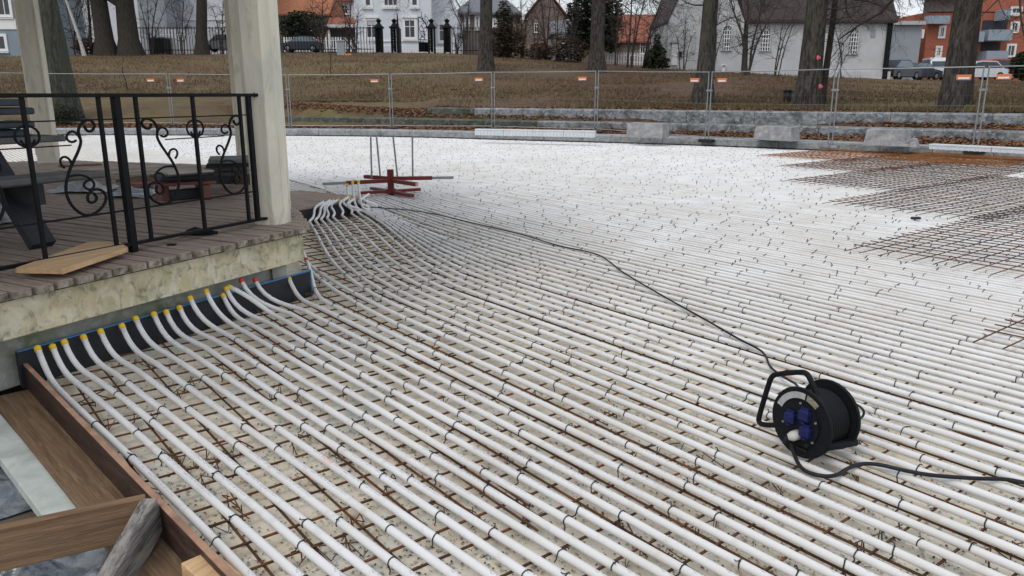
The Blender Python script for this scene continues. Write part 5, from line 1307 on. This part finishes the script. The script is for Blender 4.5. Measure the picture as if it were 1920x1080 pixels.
b = Bld('blue_grey_house', 'blue-grey house with white framed windows at the left edge', -160, 34, -60, 108, 66, 9, 'blue_grey_wall')
b.window(-2, 18, -4, 30, 2, 1, .22); b.window(-4, 10, 66, 94, 1, 1, .22); b.box('white_band', -160, 30, 36, 55, .03, 'trim_white'); b.window(-60, -30, -4, 30); b.window(-60, -30, 66, 94); b.gable_roof('roof_slate', 3)
b = Bld('white_building', 'long pale plastered building behind the left trunks', 120, 445, -70, 100, 92, 12, 'grey_white_wall')
b.window(300, 322, -40, -12); b.window(360, 382, -40, -12); b.window(415, 437, -40, -12); b.window(160, 178, -40, -8); b.gable_roof('roof_slate', 4)
b.box('string_course', 300, 445, 36, 38, .04, 'trim_white')
b = Bld('grey_block', 'plain grey shape behind the right trunk of the pair', 268, 306, -20, 100, 88, 6, 'grey_wall'); b.gable_roof('roof_slate', 2)  # grey box standing for a blurred darker shape behind the trunks
b = Bld('orange_roof_house', 'house with an orange tiled roof behind the dark hedge', 500, 612, 24, 96, 100, 9, 'brown_wall'); b.gable_roof('roof_orange', 3.4); b.window(550, 562, 34, 56); b.window(580, 592, 34, 56); b.box('red_door', 548, 560, 32, 50, .08, 'car_red')
b = Bld('carport', 'white-roofed carport behind the picket fence, its shaded inside a solid dark box', 616, 664, 50, 92, 96, 6, 'table_dark', 'carport'); b.box('white_eave', 614, 668, 47, 54, .5, 'trim_white', .8); b.box('corner_post', 617, 620, 54, 92, .3, 'trim_white'); b.gable_roof('roof_tile', 1.3)  # solid dark box paints the shade inside the carport
b = Bld('cottage', 'small pale house with a red roof between carport and white house', 636, 672, -2, 92, 112, 8, 'grey_white_wall'); b.gable_roof('roof_tile', 3); b.window(642, 652, 10, 26)
# white villa
b = Bld('white_villa', 'white plastered villa with tall white-trimmed windows behind the gate', 668, 806, -90, 99, 82, 11, 'white_wall', 'house')
for (u0, u1, v0, v1, c, r) in ((686, 693, -28, 11, 1, 1), (773, 781, -28, 11, 1, 1), (689, 705, 38, 71, 2, 2), (760, 777, 38, 71, 2, 2), (721, 743, -28, 11, 3, 1)):
    b.window(u0 - 2, u1 + 2, v0 - 2, v1 + 1, c, r, .26); a_ = atY((u0 + u1) / 2, v0 - 6, 82)
    b.box('lintel', u0 - 5, u1 + 5, v0 - 7, v0 - 4, .1, 'trim_white', .2)
b.box('blind', 689, 705, 36, 47, .04, 'curtain', .03); b.box('plinth', 666, 808, 86, 99, .06, 'white_wall', .15); b.box('belt_course', 667, 807, 76.5, 78, .05, 'trim_white', .12); b.hip_roof('roof_slate', 4)
w2 = Bld('villa_wing', 'white wing of the villa with a sloping gabled roof, right of it', 806, 858, 22, 99, 84, 9, 'white_wall')
w2.gable_roof('roof_slate', 3.4, False); w2.gable_wall('white_wall', 3.4); w2.window(823, 834, 44, 78, 1, 2, .24); w2.window(806, 812, 30, 50, 1, 1, .2)
b = Bld('brown_house', 'brown house with a grey slate hipped roof right of the villa', 862, 968, 24, 100, 96, 11, 'brown_wall')
for (u0, u1, v0, v1) in ((872, 879, 30, 53), (892, 898, 30, 53), (924, 931, 36, 50)): b.window(u0, u1, v0, v1, 1, 2, .26)
b.hip_roof('roof_slate', 3.6)
b = Bld('gabled_house', 'grey-brown gabled house with a chimney behind the reddish trees', 990, 1058, 30, 110, 118, 10, 'brown_wall'); b.gable_roof('roof_tile', 3.6, False); b.gable_wall('brown_wall', 3.6); b.chimney(1024, 6, 8, 'brown_wall'); b.window(1002, 1010, 44, 60); b.window(1030, 1038, 44, 60)
b = Bld('blue_roof_house', 'low house with a blue-grey roof behind the brown brush', 1040, 1078, 58, 110, 90, 8, 'grey_wall'); b.gable_roof('roof_slate', 1.5); b.window(1050, 1058, 66, 80)
b = Bld('red_roof_house', 'house with a large red tiled roof left of the church', 1168, 1268, 74, 124, 86, 12, 'brown_wall'); b.gable_roof('roof_tile', 3.1); b.window(1200, 1210, 80, 100); b.window(1225, 1235, 80, 100); b.chimney(1244, 2, 9, 'brown_wall', 5, 3)
# church: gabled transept and nave
ch = Bld('church_transept', 'grey plastered church gable with a white door', 1249, 1396, 38, 140, 60, 8, 'church_wall', 'church')
ch.gable_roof('roof_dark', 6.4, False, .10, .12); ch.gable_wall('church_wall', 6.4); ch.arch(1352, 1373, 48, 95); ch.arch(1298, 1303, 60, 100)
ch.box('door', 1258, 1271, 80, 122, .06, 'trim_white', .12); ch.box('door_frame', 1256, 1273, 78, 81, .1, 'grey_wall', .2); ch.box('pilaster', 1337, 1343, -20, 140, .12, 'church_wall', .3); ch.box('notice_box', 1273, 1278, 97, 107, .1, 'iron', .12); ch.arch(1351, 1361, 122, 136)
nv = Bld('church_nave', 'long grey church wall with arched windows and a dark steep roof', 1396, 1668, 34, 150, 60.5, 12, 'church_wall', 'church')
nv.gable_roof('roof_dark', 8, True, .45); nv.arch(1424, 1447, 47, 96); nv.arch(1588, 1612, 52, 102); nv.arch(1508, 1531, 50, 99)
nv.box('cornice', 1394, 1672, 34, 40, .16, 'grey_wall', .3); nv.box('plinth', 1396, 1669, 134, 150, .05, 'church_wall', .12); nv.box('downpipe', 1661, 1664, 42, 148, .12, 'iron', .12); nv.box('blind_panel', 1632, 1642, 55, 70, .02, 'grey_wall', .05)
a = atY(1617, 3, 62.5); nv.T.part('roof_light', MB().box((a.x, 62.3, a.z), (.7, .12, .8), Matrix.Rotation(-.9, 3, 'X')), 'trim_white')
b = Bld('grey_outbuilding', 'plain grey block with a pale roof edge right of the church', 1668, 1730, 46, 130, 78, 8, 'grey_wall', 'building'); b.box('roof_edge', 1666, 1732, 40, 47, .2, 'curtain', .5); b.chimney(1680, 32, 9, 'roof_tile', 2, 2.)
# brick flats
b = Bld('brick_flats', 'red brick apartment block with balconies at the right', 1728, 2050, 22, 140, 80, 14, 'brick', 'building')
for (u0, u1, v0, v1) in ((1754, 1765, 88, 106), (1760, 1772, 50, 70), (1802, 1812, 85, 112), (1808, 1822, 47, 66), (1886, 1904, 84, 106), (1894, 1910, 42, 60), (1930, 1945, 84, 106), (1930, 1945, 42, 60)): b.window(u0, u1, v0, v1, 2, 1, .2, 'glass', sill=False)
for (u0, u1, v0, v1) in ((1829, 1872, 97, 117), (1833, 1880, 58, 78), (1805, 1828, 62, 80), (1862, 1876, 20, 40)): b.box('balcony', u0, u1, v0, v1, .9, 'balcony_blue', 1.6)
for (u0, u1, v0, v1) in ((1838, 1876, 80, 96), (1838, 1876, 118, 134), (1840, 1890, 38, 57)): b.box('recess_shade_panel', u0, u1, v0, v1, .02, 'table_dark', .04)  # flat dark panels paint the shade of balcony recesses
b.box('top_storey', 1742, 1800, -6, 24, -.6, 'brown_wall', 1.2); b.box('canopy', 1732, 1772, 31, 46, .5, 'balcony_blue', 1.); b.box('white_corner', 1726, 1732, 55, 72, .1, 'trim_white', .2); b.box('roof_slab', 1720, 1800, -9, -5, 0., 'roof_dark', 3.)
b.box('top_storey', 1810, 2050, -30, 24, -.6, 'brick', 1.2); b.window(1895, 1915, 14, 26, 2, 1, .2)

# ------------------------------------------------------------------ street fences, gate
def picket(label, pts, Y, v0, v1, stepm=.16, grp=None):
    (ua, ub) = pts; a = atY(ua, v1[0], Y[0]); b = atY(ub, v1[1], Y[1]); ta = atY(ua, v0[0], Y[0]); tb = atY(ub, v0[1], Y[1])
    T = Thing('picket_fence', label, 'fence', tuple(a)); n = int((b - a).length / stepm)
    proto = None; h = ((ta.z - a.z) + (tb.z - b.z)) / 2
    proto_m = MB().box((0, 0, h / 2), (stepm * .55, .03, h))
    for i in range(n):
        p = a.lerp(b, (i + .5) / n) - a
        if proto is None: proto = proto_m.build('picket', 'trim_white', T.o); proto.location = p
        else: inst(proto, T.o, p)
    for f in (.25, .78): T.part('rail', MB().beam(a + Vector((0, .05, h * f)), b + Vector((0, .05, h * f)), .05, .08), 'trim_white')
    return T
picket('white picket fence along the street behind the iron fence', (532, 702), (79, 79), (69, 70), (97, 97), .24)
picket('white picket fence left of the church behind bare stems', (1132, 1212), (66, 66), (98, 99), (119, 123), .22)
picket('tall white slat fence behind the iron bars, left of the post', (304, 442), (73, 73), (53, 56), (101, 101), .30)
picket('short white picket stretch by the villa entrance', (754, 846), (78, 78), (88, 88), (99, 99), .24)
picket('two white pickets left over by the brown hedge', (970, 984), (68, 68), (80, 80), (104, 104), .32)
def iron_fence(label, u0, u1, Y, vt, vb, step=.26):
    a = atY(u0, vb, Y); b = atY(u1, vb, Y); h = atY(u0, vt, Y).z - a.z; T = Thing('iron_fence', label, 'fence', tuple(a)); n = int((b - a).length / step); proto = None
    for i in range(n + 1):
        p = a.lerp(b, i / n) - a
        if proto is None: proto = MB().tube([(0, 0, -.3), (0, 0, h)], .028, 4).build('bar', 'iron', T.o); proto.location = p
        else: inst(proto, T.o, p)
    for f in (.12, .95): T.part('rail', MB().beam(a + Vector((0, 0, h * f)), b + Vector((0, 0, h * f)), .05, .06), 'iron')
    return T
iron_fence('black iron bar fence left of the gate pillars', 532, 700, 72, 50, 98)
iron_fence('black iron bar fence in front of the white slat fence', 262, 442, 70, 50, 100)
iron_fence('black iron bar fence right of the gate pillars', 848, 965, 72, 50, 101)
for k, (u, lab) in enumerate(((712, 'black gate pillar farthest left, next to the bar fence'), (741, 'black openwork gate pillar left of the opening'), (810, 'black openwork gate pillar right of the opening'), (839, 'black gate pillar farthest right, next to the bar fence'))):
    a = atY(u, 98, 71); h = atY(u, 52, 71).z - a.z; T = Thing('gate_pillar', lab, 'gate pillar', tuple(a), group='gate pillars'); wd = .50
    for sx in (-1, 1):
        for sy in (-1, 1): T.part('corner_post', MB().box((a.x + sx * wd / 2, a.y + sy * wd / 2, a.z + h * .5 - .15), (.12, .12, h + .3)), 'iron')
    T.part('core_panel', MB().box((a.x, a.y + .05, a.z + h / 2), (wd * (.8 if k in (0, 3) else .42), .2, h)), 'iron')
    for i in range(8): T.part('ring', MB().tube([Vector((a.x, a.y - wd / 2, a.z + .25 + i * (h - .4) / 7)) + Vector((math.cos(t) * .13, 0, math.sin(t) * .13)) for t in [2 * PI * q / 8 for q in range(8)]], .03, 4, closed=True), 'iron')
    T.part('cornice', MB().box((a.x, a.y, a.z + h + .02), (wd + .32, wd + .32, .14)), 'iron'); T.part('roof_cap', MB().disc((a.x, a.y, a.z + h + .25), (0, 0, 1), .36, .32, 8, .14), 'iron'); T.part('lantern', MB().disc((a.x, a.y, a.z + h + .50), (0, 0, 1), .13, .2, 8, .26), 'iron'); T.part('finial', MB().disc((a.x, a.y, a.z + h + .70), (0, 0, 1), .24, .16, 8, .02), 'iron')
# open gate leaf with scrollwork, and the other leaf seen edge on
a = atY(786, 98, 70.5); b = atY(804, 98, 71.2); T = Thing('gate_leaf', 'open scrolled iron gate leaf with an arched top', 'gate', tuple(a)); h0 = atY(786, 32, 70.5).z - a.z; h1 = atY(804, 55, 71.2).z - b.z
def gp(t, z): q = a.lerp(b, t); return Vector((q.x, q.y, a.z + z))
T.part('stile', MB().beam(gp(0, 0), gp(0, h0), .07, .07, up=(1, 0, 0)), 'iron'); T.part('stile', MB().beam(gp(1, 0), gp(1, h1), .07, .07, up=(1, 0, 0)), 'iron')
T.part('arched_rail', MB().tube([gp(t, h1 + (h0 - h1) * math.cos(t * PI / 2) ** .8) for t in [k / 10 for k in range(11)]], .045, 5), 'iron')
for f in (.05, .55): T.part('rail', MB().beam(gp(0, h1 * f), gp(1, h1 * f), .05, .06), 'iron')
T.part('kick_panel', MB().beam(gp(.05, .45), gp(.95, .45), .03, .8), 'iron')
rr = random.Random(8)
for i in range(12):
    c = gp(rr.uniform(.2, .8), .9 + i * .2 + rr.uniform(-.05, .05)); sg = rr.choice((-1, 1)); pts = [c + Vector((math.cos(t * sg) * r_, 0, math.sin(t * sg) * r_ * 1.4)) for t, r_ in [(k * .7 + i, .05 + .03 * k) for k in range(9)]]
    T.part('scroll', MB().tube(pts, .022, 4), 'iron')
a = atY(747, 98, 70.6); T = Thing('gate_leaf', 'open iron gate leaf seen edge on with a tall spike', 'gate', tuple(a)); h = atY(747, 24, 70.6).z - a.z
T.part('stile', MB().tube([a + Vector((0, 0, -.1)), a + Vector((0, 0, h * .7)), a + Vector((.02, 0, h))], [.12, .11, .02], 5), 'iron'); T.part('edge_panel', MB().box((a.x, a.y + .9, a.z + h * .32), (.08, 1.8, h * .64)), 'iron')

# ------------------------------------------------------------------ parked cars and street bits
def car(label, u, v, Y, length, m, rot=0., hgt=1.45, van=False, glass='glass'):
    b0 = atY(u, v, Y); T = Thing('parked_car', label, 'car', (b0.x, Y, b0.z), rotz=rot, local=True); L2 = length / 2; W_ = .88
    lower = [(-L2, .35), (-L2 + .05, .72), (-L2 + .9, .86), (L2 - .55, .92), (L2 - .03, .80), (L2, .38), (L2 - .1, .22), (-L2 + .1, .22)]
    if van: lower = [(-L2, .35), (-L2 + .05, .9), (-L2 + .6, 1.05), (L2 - .05, 1.1), (L2, .38), (L2 - .1, .22), (-L2 + .1, .22)]
    def ext(prof, w0, w1=None):
        n = len(prof); w1 = w1 or w0; return MB().add([(x, -w0, z) for x, z in prof] + [(x, w0, z) for x, z in prof], [tuple(range(n)), tuple(range(n, 2 * n))[::-1]] + [(i, n + i, n + (i + 1) % n, (i + 1) % n) for i in range(n)])
    body = T.part('body', ext(lower, W_), m)
    if van: cab = [(-L2 + .65, 1.06), (-L2 + 1.2, hgt - .05), (-L2 + 1.6, hgt), (L2 - .15, hgt), (L2 - .05, 1.1)]
    else: cab = [(-L2 + .95, .87), (-L2 + 1.55, hgt - .06), (-L2 + 2.0, hgt), (L2 - 1.1, hgt - .02), (L2 - .42, .92)]
    T.part('cabin', ext(cab, W_ * .86), m)
    g = [(x * .93 + .02, .9 + (z - .9) * .82 + .03) for x, z in cab]
    T.part('side_window', ext(g, W_ * .88), glass)
    cx = [p for p in cab]; fw = MB().add([(cab[0][0] - .01, -W_ * .75, cab[0][1] + .05), (cab[0][0] - .01, W_ * .75, cab[0][1] + .05), (cab[1][0] - .02, W_ * .7, cab[1][1] - .06), (cab[1][0] - .02, -W_ * .7, cab[1][1] - .06)], [(3, 2, 1, 0)]); T.part('windscreen', fw, glass)
    for x in (-L2 + .8, L2 - .8):
        for y in (-W_ + .08, W_ - .08):
            wo = T.part('wheel', MB().disc((x, y, .31), (0, 1, 0), .31, .2, 16), 'rubber'); T.part('rim', MB().disc((x, y, .31), (0, 1, 0), .19, .22, 12), 'galv', parent=wo)
    for y in (-W_ + .25, W_ - .25):
        T.part('headlight', MB().box((-L2 + .05, y, .66), (.12, .3, .13)), 'trim_white'); T.part('tail_light', MB().box((L2 - .04, y, .72), (.1, .25, .16)), 'car_red')
    return T
car('dark blue parked car behind the iron fence, by the near post', 567, 98, 75, 3.9, 'car_dark', 0.05, 1.42, glass='glass_blue')
car('grey parked car half hidden by the post and slat fence', 424, 97, 71.2, 4.2, 'car_grey', 0.)
car('dark car with a pale windscreen parked by the church corner', 1681, 149, 64, 4.2, 'car_dark', 3.75, 1.5, glass='glass_blue')
car('black hatchback parked second from the church', 1719, 150, 67, 4.0, 'car_dark', 3.6, 1.4, glass='glass_blue')
car('white van between dark cars and the right trunks', 1752, 150, 71, 4.4, 'car_white', 1.3, 1.9, True)
car('white car with orange rear seen between the right trunks', 1830, 150, 66, 4.4, 'car_white', 0.08, 1.5, glass='glass')
car('red car behind the white one near the hedge', 1856, 150, 69, 4.2, 'car_red', 0.1, 1.75)
cabo = Thing('utility_cabinet', 'grey street cabinet on the grass before the iron fence', 'cabinet', tuple(atY(640, 104, 66))); p = atY(640, 104, 66); hh = atY(640, 78, 66).z - p.z
cabo.part('body', MB().box((p.x, 66, p.z + hh / 2), (.62, .4, hh)), 'cabinet_grey'); cabo.part('lid', MB().box((p.x, 66, p.z + hh + .04), (.72, .5, .08)), 'cabinet_grey'); cabo.part('foot', MB().box((p.x + .5, 65.9, p.z + .06), (.7, .3, .14)), 'car_orange')
p = B(1476, 193); bn = Thing('litter_bin', 'black litter bin beside the thick lichen-grey trunk', 'bin', tuple(p)); hh = atY(1476, 168, p.y).z - p.z
bn.part('body', MB().tube([p, p + Vector((0, 0, .1)), p + Vector((0, 0, hh * .9))], [.13, .15, .17], 14), 'bin_black', True); bn.part('lid', MB().disc(p + Vector((0, 0, hh * .94)), (0, 0, 1), .19, .08, 14, .12), 'bin_black', True)
p = B(295, 98); o = Thing('dark_shed', 'low black shed behind the iron fence near the trunk pair', 'shed', (p.x, 71.5, p.z)); c = atY(295, 98, 71.5); hh = atY(295, 72, 71.5).z - c.z
o.part('wall', MB().box((c.x, 72.2, c.z + hh / 2 - .2), (1.4, 1.4, hh + .4)), 'bin_black'); o.part('roof', MB().box((c.x, 72.2, c.z + hh + .05), (1.6, 1.6, .1)), 'roof_slate')
# wooded ridge far behind
mb = MB(); vs = []; fs = []; n = 60
for i in range(n + 1):
    x = -260 + 520 * i / n; z = 31 + 3.5 * mnoise.noise(Vector((i * .21, 0, 0))) + 1.2 * mnoise.noise(Vector((i * .9, 4, 0)))
    vs += [(x, 300, -2), (x, 300, z * .8), (x, 330, z), (x, 380, -2)]
for i in range(n):
    for j in range(3): fs.append((4 * i + j, 4 * i + 4 + j, 4 * i + 5 + j, 4 * i + 1 + j))
structure('hills', mb.add(vs, fs), 'hedge_brown', True)
